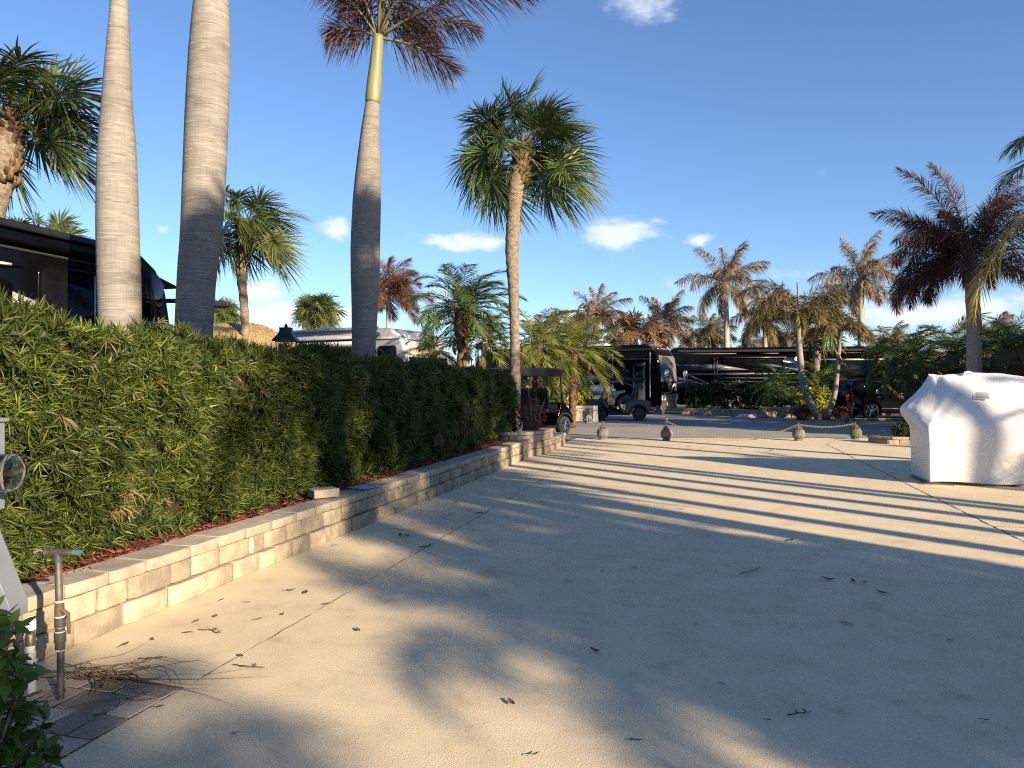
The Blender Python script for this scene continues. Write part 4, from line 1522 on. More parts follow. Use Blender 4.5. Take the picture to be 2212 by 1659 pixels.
sabal('sabal_palm', 'small round-headed fan palm far off between clouds and white motorhome', (*W(681, 850, Y)[:2], 0),
      [(*W(681, 850, Y)[:2], 0.0), tuple(W(681, 725, Y)), tuple(W(683, 690, Y)), tuple(W(685, 672, Y))], [rpx(x, Y) for x in (13, 13, 17, 12)], 2.0, 56, 'sab_leaf2',
      seed=22, m=40, bootn=24, boot_len=1.2, wind=(.1, 0, 0), nseg=2, split=False, lo=-.5, lwk=1.1)
Y = 62
sabal('sabal_palm', 'tiny fan palm peeking over the thatched roof', (*W(476, 850, Y)[:2], 0),
      [(*W(476, 850, Y)[:2], 0.0), tuple(W(477, 700, Y)), tuple(W(478, 678, Y))], [rpx(x, Y) for x in (12, 13, 9)], 1.9, 50, 'sab_leaf2',
      seed=23, m=36, bootn=10, boot_len=.8, wind=(.1, 0, 0), nseg=2, split=False, lo=-.4, lwk=1.1)
Y = 27
sabal('sabal_palm', 'yellowing fan palm top showing above the black motorhome roof', (*W(92, 850, Y)[:2], 0),
      [(*W(92, 850, Y)[:2], 0.0), tuple(W(94, 600, Y)), tuple(W(96, 520, Y))], [.16, .16, .15], 1.5, 24, 'sab_leaf2',
      seed=24, m=26, bootn=20, boot_len=.6, wind=(.2, 0, 0), nseg=2, split=False, lo=-.5)

# red-brown feather palm behind the white motorhome
Y = 36
royal('royal_palm', 'rust-red feather palm rising behind the white motorhome', (*W(838, 870, Y)[:2], 0),
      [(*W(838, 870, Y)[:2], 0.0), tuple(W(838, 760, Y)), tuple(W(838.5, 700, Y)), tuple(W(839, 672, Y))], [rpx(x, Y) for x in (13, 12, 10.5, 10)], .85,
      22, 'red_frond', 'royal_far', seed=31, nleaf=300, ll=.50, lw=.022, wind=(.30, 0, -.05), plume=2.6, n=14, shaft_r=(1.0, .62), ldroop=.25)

# windblown brown palms along the skyline
BG = [  # u, v crown base, Y, frond length, trunk px, shaft px, mat, nfr, shaftmat, label
    (1568, 612, 45, 3.0, 13, 30, 'brown_frond', 20, 'shaft_green', 'tall straw-brown palm on a white trunk above the striped motorhome'),
    (1859, 606, 44, 3.1, 15, 34, 'brown_frond', 21, 'shaft_green', 'tall straw-brown palm on a white trunk left of the dark maroon palm'),
    (1291, 688, 50, 2.7, 9, 36, 'brown_frond', 18, 'shaft_green', 'brown feather palm with a green shaft above the date palm clump'),
    (1436, 700, 51, 2.9, 9, 20, 'brown_frond', 18, 'shaft', 'ragged straw palm behind the balloon motorhome roof'),
    (1532, 724, 56, 2.3, 9, 26, 'mixed_frond', 16, 'shaft_green', 'low olive-brown palm left of the tall white-trunked palm'),
    (1652, 690, 47, 2.9, 11, 24, 'mixed_frond', 18, 'shaft', 'olive-brown palm standing behind the broken-topped palm'),
    (1480, 752, 66, 2.3, 8, 10, 'brown_frond', 14, 'shaft', 'small far brown palm just right of the balloon motorhome'),
    (1640, 752, 70, 2.6, 9, 10, 'brown_frond', 15, 'shaft', 'far brown palm low over the striped motorhome roof'),
    (1700, 742, 64, 2.8, 9, 10, 'mixed_frond', 15, 'shaft', 'far olive palm between the two leaning trunks over the coach roof'),
    (1240, 715, 60, 2.6, 8, 10, 'brown_frond', 15, 'shaft', 'far brown palm left of the green-shafted brown palm'),
    (1175, 728, 58, 2.4, 8, 10, 'brown_frond', 14, 'shaft', 'far brown palm top just right of the tall fan palm trunk'),
    (1925, 742, 62, 2.4, 9, 10, 'brown_frond', 14, 'shaft', 'far brown palm low behind the dark shrubs left of the maroon palm'),
    (2140, 740, 40, 2.3, 11, 10, 'brown_frond', 14, 'shaft', 'brown palm low between the maroon palm and the right edge'),
]
for i, (u, v, Y, fl, tw, sh, lm, nf, sm, lab) in enumerate(BG):
    zc = W(u, v, Y)
    d = sh / F * Y
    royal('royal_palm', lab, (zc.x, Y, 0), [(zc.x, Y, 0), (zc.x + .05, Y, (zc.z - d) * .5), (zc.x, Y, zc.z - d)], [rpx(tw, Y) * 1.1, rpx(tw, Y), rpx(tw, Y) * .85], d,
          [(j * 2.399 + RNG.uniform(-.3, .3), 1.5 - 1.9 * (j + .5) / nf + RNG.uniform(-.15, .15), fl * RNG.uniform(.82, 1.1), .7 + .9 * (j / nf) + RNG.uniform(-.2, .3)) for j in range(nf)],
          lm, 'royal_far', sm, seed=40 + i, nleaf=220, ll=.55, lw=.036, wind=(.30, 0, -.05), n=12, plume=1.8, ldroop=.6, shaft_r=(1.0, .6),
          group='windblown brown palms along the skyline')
for u, v, Y, lm, lab in ((1332, 722, 44, 'rust_fan', 'rust-brown dried fan palm left above the balloon motorhome roof'),
                         (1388, 722, 46, 'rust_fan', 'rust-brown dried fan palm directly above the balloon motorhome roof')):
    zc = W(u, v, Y)
    sabal('sabal_palm', lab, (zc.x, Y, 0), [(zc.x, Y, 0), (zc.x, Y, zc.z - .6), (zc.x, Y, zc.z)], [.13, .12, .1], 2.1, 22, lm, seed=int(u), m=20, bootn=8, boot_len=.5,
          wind=(.2, 0, -.1), nseg=2, split=False, droop=.5, lwk=1.2)

# pygmy date palms in the middle
Y = 20.6
date('date_palm', 'windblown date palm with a rough brown trunk behind the hedge end', (*W(998, 900, Y)[:2], 0),
     [(*W(998, 900, Y)[:2], 0.0)] + px_path([(998, 800), (1000, 740), (1002, 700), (1000, 672)], Y), [rpx(x, Y) for x in (22, 23, 26, 44, 34)],
     36, 1.75, 'date_leaf', seed=51, nleaf=130, ll=.40, lw=.019, wind=(.34, 0, -.04), droop=1.35, hi=1.45, lo=-.35, bootn=110)
Y = 21.6
date('date_palm', 'golden-green date palm low beside the tall fan palm trunk', (*W(1040, 900, Y)[:2], 0),
     [(*W(1040, 900, Y)[:2], 0.0)] + px_path([(1040, 800), (1040, 745)], Y), [.13, .13, .15], 20, 1.5, 'date_gold', seed=52, nleaf=90, ll=.34, lw=.019, wind=(.35, 0, -.05), split=False)
Y = 24
date('date_palm', 'olive date palm right behind the tall fan palm trunk', (*W(1160, 900, Y)[:2], 0),
     [(*W(1160, 900, Y)[:2], 0.0)] + px_path([(1160, 820), (1160, 745)], Y), [.13, .13, .15], 26, 2.0, 'date_gold', seed=53, nleaf=90, ll=.42, lw=.025, wind=(.3, 0, -.05), split=False, hi=1.4, lo=-.8)
Y = 26.5
date('date_palm', 'bushy bright green date palm hanging over the yellow planter shrub', (*W(1236, 905, Y)[:2], 0),
     [(*W(1236, 905, Y)[:2], 0.0)] + px_path([(1238, 830), (1240, 765)], Y), [.14, .14, .16], 36, 2.05, 'date_gold', seed=54, nleaf=95, ll=.44, lw=.026, wind=(.36, 0, -.08), split=True,
     hi=1.5, lo=-.5, droop=1.25)
Y = 28
date('date_palm', 'green date palm between the golf cart roof and balloon motorhome', (*W(1195, 905, Y)[:2], 0),
     [(*W(1195, 905, Y)[:2], 0.0)] + px_path([(1196, 830), (1198, 770)], Y), [.13, .13, .15], 28, 1.9, 'date_leaf', seed=55, nleaf=90, ll=.42, lw=.026, wind=(.35, 0, -.1), split=False, hi=1.4, lo=-.9)
Y = 17.4
date('date_palm', 'low dark date palm leaning out of the hedge before the white motorhome', (*W(932, 900, Y)[:2], 0),
     [(*W(932, 900, Y)[:2], 0.0)] + px_path([(932, 800), (934, 762)], Y), [.10, .10, .11], 18, .85, 'date_dark', seed=56, nleaf=100, ll=.24, lw=.011, wind=(.35, 0, -.05), split=False, bootn=0)
rng = np.random.default_rng(60)
s = thing('date_palm', 'dry purplish date palm heap low behind the second lantern', 'palm tree', (*W(1072, 905, 25)[:2], 0))
ml, mr = MB(), MB()
for i in range(22):
    frond(ml, mr, (0, 0, .9), i * 2.4, 1.1 - .06 * i, 1.15, 1.7, 90, .30, .014, .5, (.2, 0, -.1), rng)
obj('crown', ml, MT['dark_frond'], s)
obj('stalks', mr, MT['stalk_brown'], s)
mb = MB()
mb.tube([(0, 0, 0), (0, 0, .9)], [.14, .13], n=10)
obj('trunk', mb, MT['boots'], s)

# leaning feather palms on the far side of the road
Y = 32.0
fl = [(PI, .8, 3.2, 2.2), (PI * .93, 1.1, 3.1, 1.8), (PI * 1.1, .6, 3.0, 2.3), (PI * .97, .35, 2.8, 1.9), (PI * 1.0, 1.2, 2.6, 1.3), (.1, 1.15, 2.8, 1.6), (PI * 1.2, .95, 2.4, 1.7), (0, .85, 2.5, 1.5), (-.2, .55, 2.5, 1.7), (.3, .65, 2.4, 1.5),
      (-.4, .95, 2.3, 1.4), (PI * .8, .4, 2.3, 1.9), (-.05, .2, 2.1, 1.4), (1.2, .6, 2.2, 1.5), (-1.4, .5, 2, 1.8), (PI * 1.4, .3, 1.8, 1.6)]
royal('leaning_palm', 'leaning palm with a broken spear and split sheath, left of the leaning pair', (*G(1771, 906)[:2], 0),
      [(*G(1771, 906)[:2], 0.0)] + px_path([(1763, 894), (1750, 870), (1736, 832), (1730, 787), (1727, 758), (1724, 705), (1723, 680)], Y),
      [rpx(x, Y) for x in (17, 15, 14.5, 14.5, 14.5, 13, 12, 10)], 0, fl, 'mixed_frond', 'royal', seed=61, nleaf=220, ll=.52, lw=.03, wind=(.04, 0, -.08), n=16, plume=1.2, ldroop=.4, split=True,
      spear=0, ring=.006)
mb = MB()
b = np.array(tuple(W(1726, 683, Y)))
mb.tube([b, b + (-.04, 0, .8), b + (-.08, 0, 1.5)], [.06, .05, .03], n=7)
mb.tube([b + (.12, -.05, -.9), b + (.22, -.08, -.4), b + (.26, -.1, .06)], [.10, .10, .03], n=7)
pl = [o for o in COL.objects if o.name.startswith('leaning_palm')][0]
o = obj('broken_spear', mb, MT['stalk_brown'], pl)
for vtx in o.data.vertices:
    vtx.co -= pl.location
fl2 = [(PI, .5, 1.6, 1.8), (0, .6, 1.7, 1.9), (.5, .75, 1.7, 1.5), (-.5, .4, 1.6, 1.9), (2.2, .6, 1.5, 1.6), (-.15, .15, 1.5, 1.3), (PI * 1.25, .7, 1.5, 1.7), (1.3, .8, 1.5, 1.4), (-1.2, .6, 1.5, 1.7), (PI * .9, 1.0, 1.4, 1.3)]
royal('leaning_palm', 'thinner palm leaning right with a broken hanging sheath, right of the leaning pair', (*G(1784, 906.5)[:2], 0),
      [(*G(1784, 906.5)[:2], 0.0)] + px_path([(1792, 888), (1801, 860), (1807, 820), (1811, 775), (1813, 740), (1812, 715)], Y),
      [rpx(x, Y) for x in (15, 12.5, 11.5, 10, 9, 8, 7)], 0, fl2, 'mixed_frond', 'royal', seed=62, nleaf=170, ll=.42, lw=.026, wind=(.1, 0, -.08), n=14, plume=1.2, ldroop=.45, split=True, ring=.006)
pl = [o for o in COL.objects if o.name.startswith('leaning_palm')][1]
mb = MB()
b = np.array(tuple(W(1806, 770, Y)))
mb.tube([b + (-.12, -.12, .30), b + (.02, -.14, .05), b + (.16, -.14, -.12), b + (.36, -.14, -.42)], [.02, .10, .08, .03], n=6, flat=.5)
o = obj('hanging_sheath', mb, MT['wood'], pl)
for vtx in o.data.vertices:
    vtx.co -= pl.location
Y = 36
sabal('sabal_palm', 'stubby palm trunk with old leaf bases between the two leaning palms', (*W(1763, 895, Y)[:2], 0),
      [(*W(1763, 895, Y)[:2], 0.0)] + px_path([(1763, 790), (1766, 745), (1770, 705)], Y), [rpx(x, Y) for x in (14, 15, 18, 15)], 1.6, 20, 'sab_leaf2', seed=64, m=24, bootn=60, boot_len=1.6,
      nseg=2, split=False, wind=(.2, 0, -.1), boot_size=.16)
for u, v, Y, L, n_, lm, lab, sd in ((1683, 835, 35.5, 1.75, 30, 'date_leaf', 'full green date palm behind the low stone wall, left of the leaning pair', 71),
                                    (1775, 835, 35.0, 1.7, 28, 'date_leaf', 'green date palm clump behind the two leaning trunks', 72),
                                    (1893, 774, 30.0, 1.25, 13, 'date_dark', 'dark date palm leaning over the parked SUV', 73),
                                    (1958, 784, 28.0, 1.9, 30, 'date_leaf', 'dark green date palm behind the white covered vehicle, leftmost', 74),
                                    (2052, 764, 27.0, 2.0, 32, 'date_dark', 'dark date palm behind the middle of the white covered vehicle', 75),
                                    (2125, 782, 25.0, 1.9, 30, 'date_dark', 'dark date palm right of the maroon palm trunks', 76),
                                    (2200, 778, 23.0, 2.0, 32, 'date_dark', 'dark date palm at the right edge behind the white cover', 77),
                                    (1975, 770, 36.0, 2.2, 30, 'date_leaf', 'green rounded date palm further back above the SUV bonnet', 78),
                                    (2180, 752, 30.0, 2.2, 30, 'date_dark', 'tall dark date palm furthest back at the right edge', 79)):
    zc = W(u, v, Y)
    if sd == 73:
        pts = [(17.7, 30, 0), (16.7, 30, .7), (15.7, 30, 1.4), (zc.x, Y, zc.z)]
        rad = [.11, .10, .095, .095]
    else:
        pts = [(zc.x, Y, 0), (zc.x + .05, Y, zc.z * .5), (zc.x, Y, zc.z)]
        rad = [.14, .13, .15]
    date('date_palm', lab, pts[0], pts, rad, n_, L, lm, seed=sd, nleaf=85, ll=.42, lw=.026, wind=(.32, 0, -.06), split=False, hi=1.45, lo=.05 if sd == 73 else -.7, droop=1.2 if sd == 73 else 1.5, bootn=0 if sd == 73 else 40)

# dark maroon palms on the right
Y = 22.0
frd = [(PI * .97, 1.32, 3.8, .9), (PI * .6, 1.45, 4.0, .7), (PI * .9, 1.05, 3.4, 1.1), (PI * 1.1, .75, 3.2, 1.3), (.3, 1.35, 3.8, .9), (PI * 1.02, .15, 2.9, 1.5), (PI * 1.0, 1.0, 3.0, 2.4), (.5, 1.3, 3.3, 1.0), (.1, 1.1, 3.2, 1.1), (-.3, .95, 3.2, 1.3), (PI * 1.05, .95, 2.6, 1.0), (PI * 1.2, .95, 2.6, .9),
       (PI, .62, 3.0, 2.5), (PI * .85, .35, 2.7, 2.0), (.2, .3, 3, 1.5), (-.1, .6, 3.2, 1.5), (.8, .5, 3, 1.5), (PI * 1.3, .4, 2.5, 1.8), (-.9, .3, 2.6, 1.8), (PI * .5, .6, 2.8, 1.4), (0, 1.35, 3.2, 1.2), (PI * 1.1, .1, 2.2, 1.6)]
royal('royal_palm', 'big maroon feather palm with a tall pale spear at the right', (*W(2098, 900, Y)[:2], 0),
      [(*W(2098, 900, Y)[:2], 0.0), tuple(W(2099, 760, Y)), tuple(W(2098.5, 700, Y)), tuple(W(2097, 664, Y))], [rpx(x, Y) for x in (23, 21, 19, 18)], 1.22, frd, 'dark_frond', 'royal', seed=81,
      split=True, nleaf=380, ll=.48, lw=.022, wind=(.08, 0, -.04), n=18, plume=2.6, ldroop=.3, spear=2.6, shaft_r=(1.0, .8), nseg=2)
Y = 23.0
royal('royal_palm', 'second maroon feather palm close behind the big one at the right', (*W(2113, 900, Y)[:2], 0),
      [(*W(2113, 900, Y)[:2], 0.0), tuple(W(2113, 760, Y)), tuple(W(2112, 700, Y)), tuple(W(2110, 650, Y))], [rpx(x, Y) for x in (16, 15, 14, 13)], 1.0,
      [(a_, e_, L_ * .95, d_) for a_, e_, L_, d_ in frd[2:15]], 'dark_frond', 'royal', seed=82, nleaf=300, ll=.46, lw=.022, wind=(.15, 0, -.04), n=14, plume=2.6, shaft_r=(1.0, .8))
# palm whose fronds hang in from the right edge
Y = 12.6
zc = W(2425, 330, Y)
s = royal('coconut_palm', 'palm hanging green and yellow fronds in from the right edge', (zc.x + .3, Y, 0),
          [(zc.x + .3, Y, 0), (zc.x + .15, Y, zc.z * .6), (zc.x, Y, zc.z)], [.17, .14, .13], 0,
          [(PI * .97, .85, 2.15, 2.1), (PI * 1.04, .14, 2.5, 1.0), (PI * .8, .9, 2, 1.8), (0, .8, 2.2, 1.6), (.6, .6, 2.2, 1.6), (-.6, .7, 2.2, 1.6), (1.5, .7, 2.2, 1.5), (-1.6, .6, 2, 1.6)],
          'date_leaf', 'royal', seed=85, split=True, nleaf=120, ll=.42, lw=.022, wind=(0, 0, -.02), plume=.5, ldroop=.3, n=16)
rng = np.random.default_rng(86)
ml, mr = MB(), MB()
top = np.array(tuple(zc - s.location))
frond(ml, mr, top, PI * 1.0, -.42, 4.0, 1.0, 190, .48, .024, .6, (0, 0, -.05), rng)
fo = obj('frond', ml, MT['orange_frond'], s)
fo['label'] = 'yellow drooping frond'
obj('stalk', mr, MT['stalk'], fo, smooth='all')

# ================================================================ VEHICLES AND FURNITURE
# ---- black motorhome behind the hedge on the left
loc = (-7.06, 12.83, 0)
WD = 2.55
r1 = motorhome('motorhome', 'glossy black motorhome parked behind the hedge at the left', loc, R(75), 12.6, WD, 3.80, 'black')
pf = FPROF(3.80)
side_poly(r1, 'window', 'glass', rrect(-2.62, -.86, 2.1, 3.24, .14), WD, .012)
wdw = [o for o in r1.children if o.name.startswith('window')][0]
mb = MB()
mb.box((-1.72, -WD / 2 - .018, 2.66), (.022, .012, 1.12))
obj('divider', mb, MT['silver'], wdw)
mb = MB()
fr_ = rrect(-2.68, -.80, 2.04, 3.30, .18)
inn = rrect(-2.62, -.86, 2.1, 3.24, .14)
y0 = -WD / 2 - .02
k = len(fr_)
mb.add([(x, y0, z) for x, z in fr_] + [(x, y0, z) for x, z in inn] + [(x, y0 + .03, z) for x, z in fr_], [(i, (i + 1) % k, (i + 1) % k + k, i + k) for i in range(k)] + [(i, i + 2 * k, (i + 1) % k + 2 * k, (i + 1) % k) for i in range(k)])
obj('frame', mb, MT['black'], wdw)
side_poly(r1, 'window', 'glass', rrect(-4.4, -3.05, 2.1, 3.0, .14), WD, .012)
side_poly(r1, 'window', 'glass', [(-.72, 2.55), (-.40, 2.6), (-.28, 3.25), (-.42, 3.42), (-.72, 3.46)], WD, .012)
side_poly(r1, 'silver_swoosh', 'silver', [(-3.1, 2.84), (-2.4, 2.66), (-1.2, 2.50), (-1.2, 2.38), (-2.4, 2.44), (-3.1, 2.6)], WD, .008)
side_poly(r1, 'visor_panel', 'mid_grey', [(-.9, 2.64), (-.10, 2.62), (-.06, 2.5), (-.9, 2.56)], WD, .03)
for zz, hh, dd, m_ in ((3.70, .10, .10, 'black_matt'), (3.52, .13, .16, 'black'), (3.40, .04, .05, 'dk_grey')):
    mb = MB()
    mb.box((-6.6, -WD / 2 - dd / 2 + .02, zz), (11.4, dd, hh))
    obj('awning_rail', mb, MT[m_], r1, bevel=.03, seg=2, smooth=True)
mb = MB()
mb.prism([(-3.62, 3.18), (-3.3, 3.25), (-3.0, 3.22), (-2.9, 3.17), (-3.2, 3.13), (-3.55, 3.12)], -WD / 2 - .05, -WD / 2 + .01, 'XZ')
lo_ = obj('porch_light', mb, MT['black'], r1, bevel=.015)
mb = MB()
mb.box((-3.27, -WD / 2 - .055, 3.17), (.34, .02, .035))
obj('light_bar', mb, MT['white'], lo_)
front_patch(r1, 'windshield', 'glass', 1.9, 3.1, -1.12, 1.12, pf)
mb = MB()
mb.prism([(-.52, 3.46), (.16, 3.30), (.16, 3.265), (-.52, 3.38)], -1.22, 1.22, 'XZ')
obj('sun_visor', mb, MT['black'], r1, bevel=.02)
mb = MB()
mb.tube([(-.05, -1.1, 3.04), (.3, -1.45, 3.06), (.58, -1.62, 3.05)], .04, n=8)
ar_ = obj('mirror_arm', mb, MT['black_matt'], r1, smooth=True)
mb = MB()
mb.box((.62, -1.70, 3.03), (.14, .34, .11), .4)
obj('mirror_head', mb, MT['black_matt'], ar_, bevel=.03)

# ---- white motorhome behind the hedge
loc = (-2.96, 26.1, 0)
r2 = motorhome('motorhome', 'white motorhome with grey roll-out awnings behind the hedge', loc, R(-31), 11.8, WD, 3.60, 'coach_white')
pf = FPROF(3.64)
front_patch(r2, 'windshield', 'glass', 1.5, 2.55, -1.1, 1.1, pf)
front_patch(r2, 'front_lower', 'beige', .5, 2.9, -1.2, 1.2, pf, .006)
mb = MB()
mb.box((-6.4, -WD / 2 - .1, 3.60), (10.2, .2, .10))
obj('roof_awning_rail', mb, MT['awning_grey'], r2, bevel=.03, smooth=True)
mb = MB()
mb.box((-4.4, -WD / 2 - .4, 2.1), (6.0, .8, 1.9))
sl = obj('slide_out', mb, MT['mid_grey'], r2, bevel=.04)  # darker grey stands in for the shade under the awnings
side_poly(r2, 'window', 'glass', rrect(-10.8, -7.8, 2.3, 3.1, .1), WD, .012)
side_poly(r2, 'window', 'glass', rrect(-1.35, -.5, 2.1, 2.95, .1), WD, .012)
mb = MB()
mb.prism([(-WD / 2 + .02, 3.46), (-WD / 2 - .95, 3.26), (-WD / 2 - .95, 3.16), (-WD / 2 + .02, 3.36)], -7.6, -1.2, 'YZ')
obj('slide_awning', mb, MT['awning_grey'], r2)
mb = MB()
mb.tube([(-9.6, -WD / 2 - .35, 3.05), (-7.7, -WD / 2 - .35, 3.05)], .11, n=14)
obj('awning_roll', mb, MT['white'], r2, smooth=True)
mb = MB()
mb.tube([(-4.6, -WD / 2 - 1.05, 2.98), (-.9, -WD / 2 - 1.05, 2.98)], .10, n=14)
obj('awning_roll', mb, MT['white'], r2, smooth=True)
mb = MB()
mb.box((-3.2, -WD / 2 - .815, 2.72), (2.6, .03, .34))
mb.box((-5.9, -WD / 2 - .815, 2.72), (1.6, .03, .34))
obj('slide_window', mb, MT['glass'], r2)
mb = MB()
mb.box((-.9, -WD / 2 - .02, 3.22), (1.2, .05, .07))
obj('gutter_rail', mb, MT['white'], r2, bevel=.02)
mb = MB()
mb.box((-5, 0, 3.72), (.9, .8, .2))
obj('roof_air_unit', mb, MT['white_dull'], r2, bevel=.06, seg=3, smooth=True)
mb = MB()
mb.box((-9, 0, 3.70), (.9, .8, .2))
obj('roof_air_unit', mb, MT['white_dull'], r2, bevel=.06, seg=3, smooth=True)

# ---- balloon motorhome across the road
loc = (8.5, 39.0, 0)
HT = 3.72
r3 = motorhome('motorhome', 'black and tan motorhome with a hot-air balloon emblem on its front, facing the road', loc, R(-34), 12.2, WD, HT, 'black', wheels=(-2.0, -9.2))
pf = FPROF(HT)
front_patch(r3, 'windshield_cover', 'sunshade', 1.74, 3.12, -1.26, 1.26, pf, .03)
front_patch(r3, 'front_cap', 'black', 3.13, 3.55, -1.2, 1.2, pf, .02)
front_patch(r3, 'lower_front', 'gunmetal', .26, 1.08, -1.27, 1.27, pf, .03)
front_patch(r3, 'chrome_strip', 'chrome', 1.085, 1.11, -1.27, 1.27, pf, .036, 3)
low = [o for o in r3.children if o.name.startswith('lower_front')][0]
for sgn in (-1, 1):
    ya, yb_ = sorted((sgn * .72, sgn * 1.24))
    front_patch(r3, 'headlight', 'lamp_clear', .74, 1.0, ya, yb_, pf, .042, 6)
mb = MB()
mb.box((.07, -.35, .52), (.04, .32, .16))
pb = obj('licence_plate', mb, MT['white_dull'], r3, bevel=.004)
mb = MB()
mb.box((.075, .75, .60), (.05, .13, .34))
obj('tow_light', mb, MT['lamp_clear'], r3, bevel=.02)
mb = MB()
mb.prism(rrect(-.07, .07, .88, .99, .05), .05, .075, 'YZ')
obj('badge', mb, MT['chrome'], r3)
for yv in (-.75, -.3, 0, .3, .75):
    mb = MB()
    mb.lathe([(.001, .05), (.03, .045), (.045, 0), (.04, -.04)], 10, (-.34, yv, 3.49), 'X')
    obj('marker_light', mb, MT['amber'], r3, smooth=True)
# balloon emblem with swoosh, on the black band
bal = thing('emblem', None, None, (.055, -.12, 1.44))
bal.parent = r3
for k in range(5):
    mb = MB()
    y0, y1 = -.2 + .08 * k, -.2 + .08 * (k + 1)
    top = [(y, .07 + .19 * math.sqrt(max(0, 1 - (y / .2) ** 2))) for y in np.linspace(y0, y1, 4)]
    botm = [(y * (1.0), .07 - .26 * (1 - abs(y / .2) ** 1.4)) for y in np.linspace(y1, y0, 4)]
    mb.prism(top + botm, -.02, .02, 'YZ')
    obj('balloon_gore', mb, MT['balloon_o' if k % 2 else 'balloon_y'], bal)
mb = MB()
mb.box((0, 0, -.25), (.03, .05, .06))
obj('basket', mb, MT['balloon_o'], bal)
mb = MB()
mb.prism([(.22, -.22), (.38, .02), (.62, .18), (.80, .24), (.86, .16), (.86, -.12), (.80, -.28), (.76, -.12), (.74, .06), (.62, .05), (.44, -.08)], -.018, .018, 'YZ')
mb.prism([(.82, .22), (.90, .16), (.97, -.05), (.96, -.28), (.91, -.06), (.86, .10)], -.018, .018, 'YZ')
obj('white_swoosh', mb, MT['white'], bal)
for sgn in (-1, 1):
    rv_mirror(r3, sgn * 1.1, 2.06, .04, 'chrome', .5)
# door side: tan and white curves, door, awning arms
side_poly(r3, 'tan_panel', 'taupe', [(-9.5, .55), (-2.7, .55), (-2.7, 1.5), (-3.6, 2.1), (-5.4, 2.5), (-9.5, 2.6)], WD, .005)
sp_ = []
for t in np.linspace(0, 1, 14):
    sp_.append((-4.75 + 3.2 * t, 1.22 + .62 * math.sin(PI * (.08 + .80 * t)) ** .8))
for t in np.linspace(1, 0, 14):
    sp_.append((-4.75 + 3.2 * t, 1.14 + .50 * math.sin(PI * (.02 + .86 * t)) ** .9 - .10 * t))
side_poly(r3, 'dark_swoosh', 'black', [(x, z + .05) for x, z in sp_], WD, .010)
side_poly(r3, 'silver_edge', 'silver', sp_[:14] + [(x, z - .022) for x, z in sp_[:14]][::-1], WD, .014)
el = [(-3.55 + .98 * math.cos(t), 1.26 + .26 * math.sin(t)) for t in np.linspace(0, 2 * PI, 24, endpoint=False)]
side_poly(r3, 'white_ellipse', 'white_dull', el, WD, .009)
side_poly(r3, 'white_skirt', 'beige', [(-5.6, .45), (-2.66, .45), (-2.6, .80), (-2.35, 1.06), (-2.0, 1.16), (-2.0, 1.28), (-2.9, 1.18), (-3.6, .98), (-4.6, .9), (-5.6, .95)], WD, .012)
side_poly(r3, 'grey_panel', 'mid_grey', [(-4.45, 1.20), (-3.0, 1.20), (-2.95, 1.02), (-3.5, .99), (-4.1, 1.04)], WD, .015)
side_poly(r3, 'entry_door', 'dk_grey', rrect(-1.55, -.85, .6, 2.75, .06), WD, .012)
dr = [o for o in r3.children if o.name.startswith('entry_door')][0]
mb = MB()
mb.box((-1.2, -WD / 2 - .02, 2.1), (.46, .012, .9))
obj('door_window', mb, MT['glass'], dr)
mb = MB()
mb.box((-.93, -WD / 2 - .03, 1.5), (.04, .04, .3))
obj('handle', mb, MT['chrome'], dr, bevel=.008)
side_poly(r3, 'window', 'glass', rrect(-2.9, -1.75, 1.9, 2.7, .08), WD, .012)
mb = MB()
mb.box((-3.4, -WD / 2 - .10, 3.42), (6.2, .2, .14))
obj('awning_case', mb, MT['black_matt'], r3, bevel=.04, smooth=True)
mb = MB()
mb.box((-1.6, -WD / 2 - .35, 2.92), (1.9, .7, .09))
obj('door_awning', mb, MT['black_matt'], r3, bevel=.02)
mb = MB()
for x in (-2.72, -.55):
    mb.tube([(x, -WD / 2 - .05, .9), (x, -WD / 2 - .05, 3.3)], .022, n=6)
mb.tube([(-3.5, -WD / 2 - .06, 3.0), (-2.75, -WD / 2 - .1, 2.45)], .02, n=6)
mb.tube([(-3.3, -WD / 2 - .06, 2.55), (-2.72, -WD / 2 - .1, 3.25)], .02, n=6)
obj('awning_arms', mb, MT['silver'], r3, smooth=True)
lettering('side_lettering', 'Country Coach', .14, 'white_dull', r3, (-2.85, -WD / 2 - .024, 1.70), (R(90), 0, 0))
mb = MB()
mb.box((-4.2, .2, HT + .12), (.9, .8, .26))
obj('roof_air_unit', mb, MT['white'], r3, bevel=.08, seg=3, smooth=True)
mb = MB()
mb.lathe([(.22, HT - .02), (.24, HT + .2), (.2, HT + .36), (.001, HT + .42)], 20, (-2.0, .3, 0))
obj('roof_dome', mb, MT['dk_grey'], r3, smooth=True)
mb = MB()
mb.tube([(-1.6, -.2, HT + .1), (-.9, .1, HT + .1)], .03, n=8)
for x, y in ((-1.6, -.2), (-.9, .1)):
    mb.lathe([(.001, -.12), (.05, -.11), (.05, .12), (.001, .13)], 10, (x, y, HT + .1))
obj('roof_horns', mb, MT['chrome'], r3, smooth=True)
mb = MB()
mb.box((-.2, -1.0, .13), (.5, .5, .26))
obj('hydraulic_foot', mb, MT['gunmetal'], r3, bevel=.02)

tag(obj('wood_block', MB().box((0, 0, .09), (.42, .22, .18), R(20)), MT['wood'], loc=(8.95, 37.35, -.01), bevel=.01), 'wooden levelling block on the road in front of the balloon motorhome', 'block')

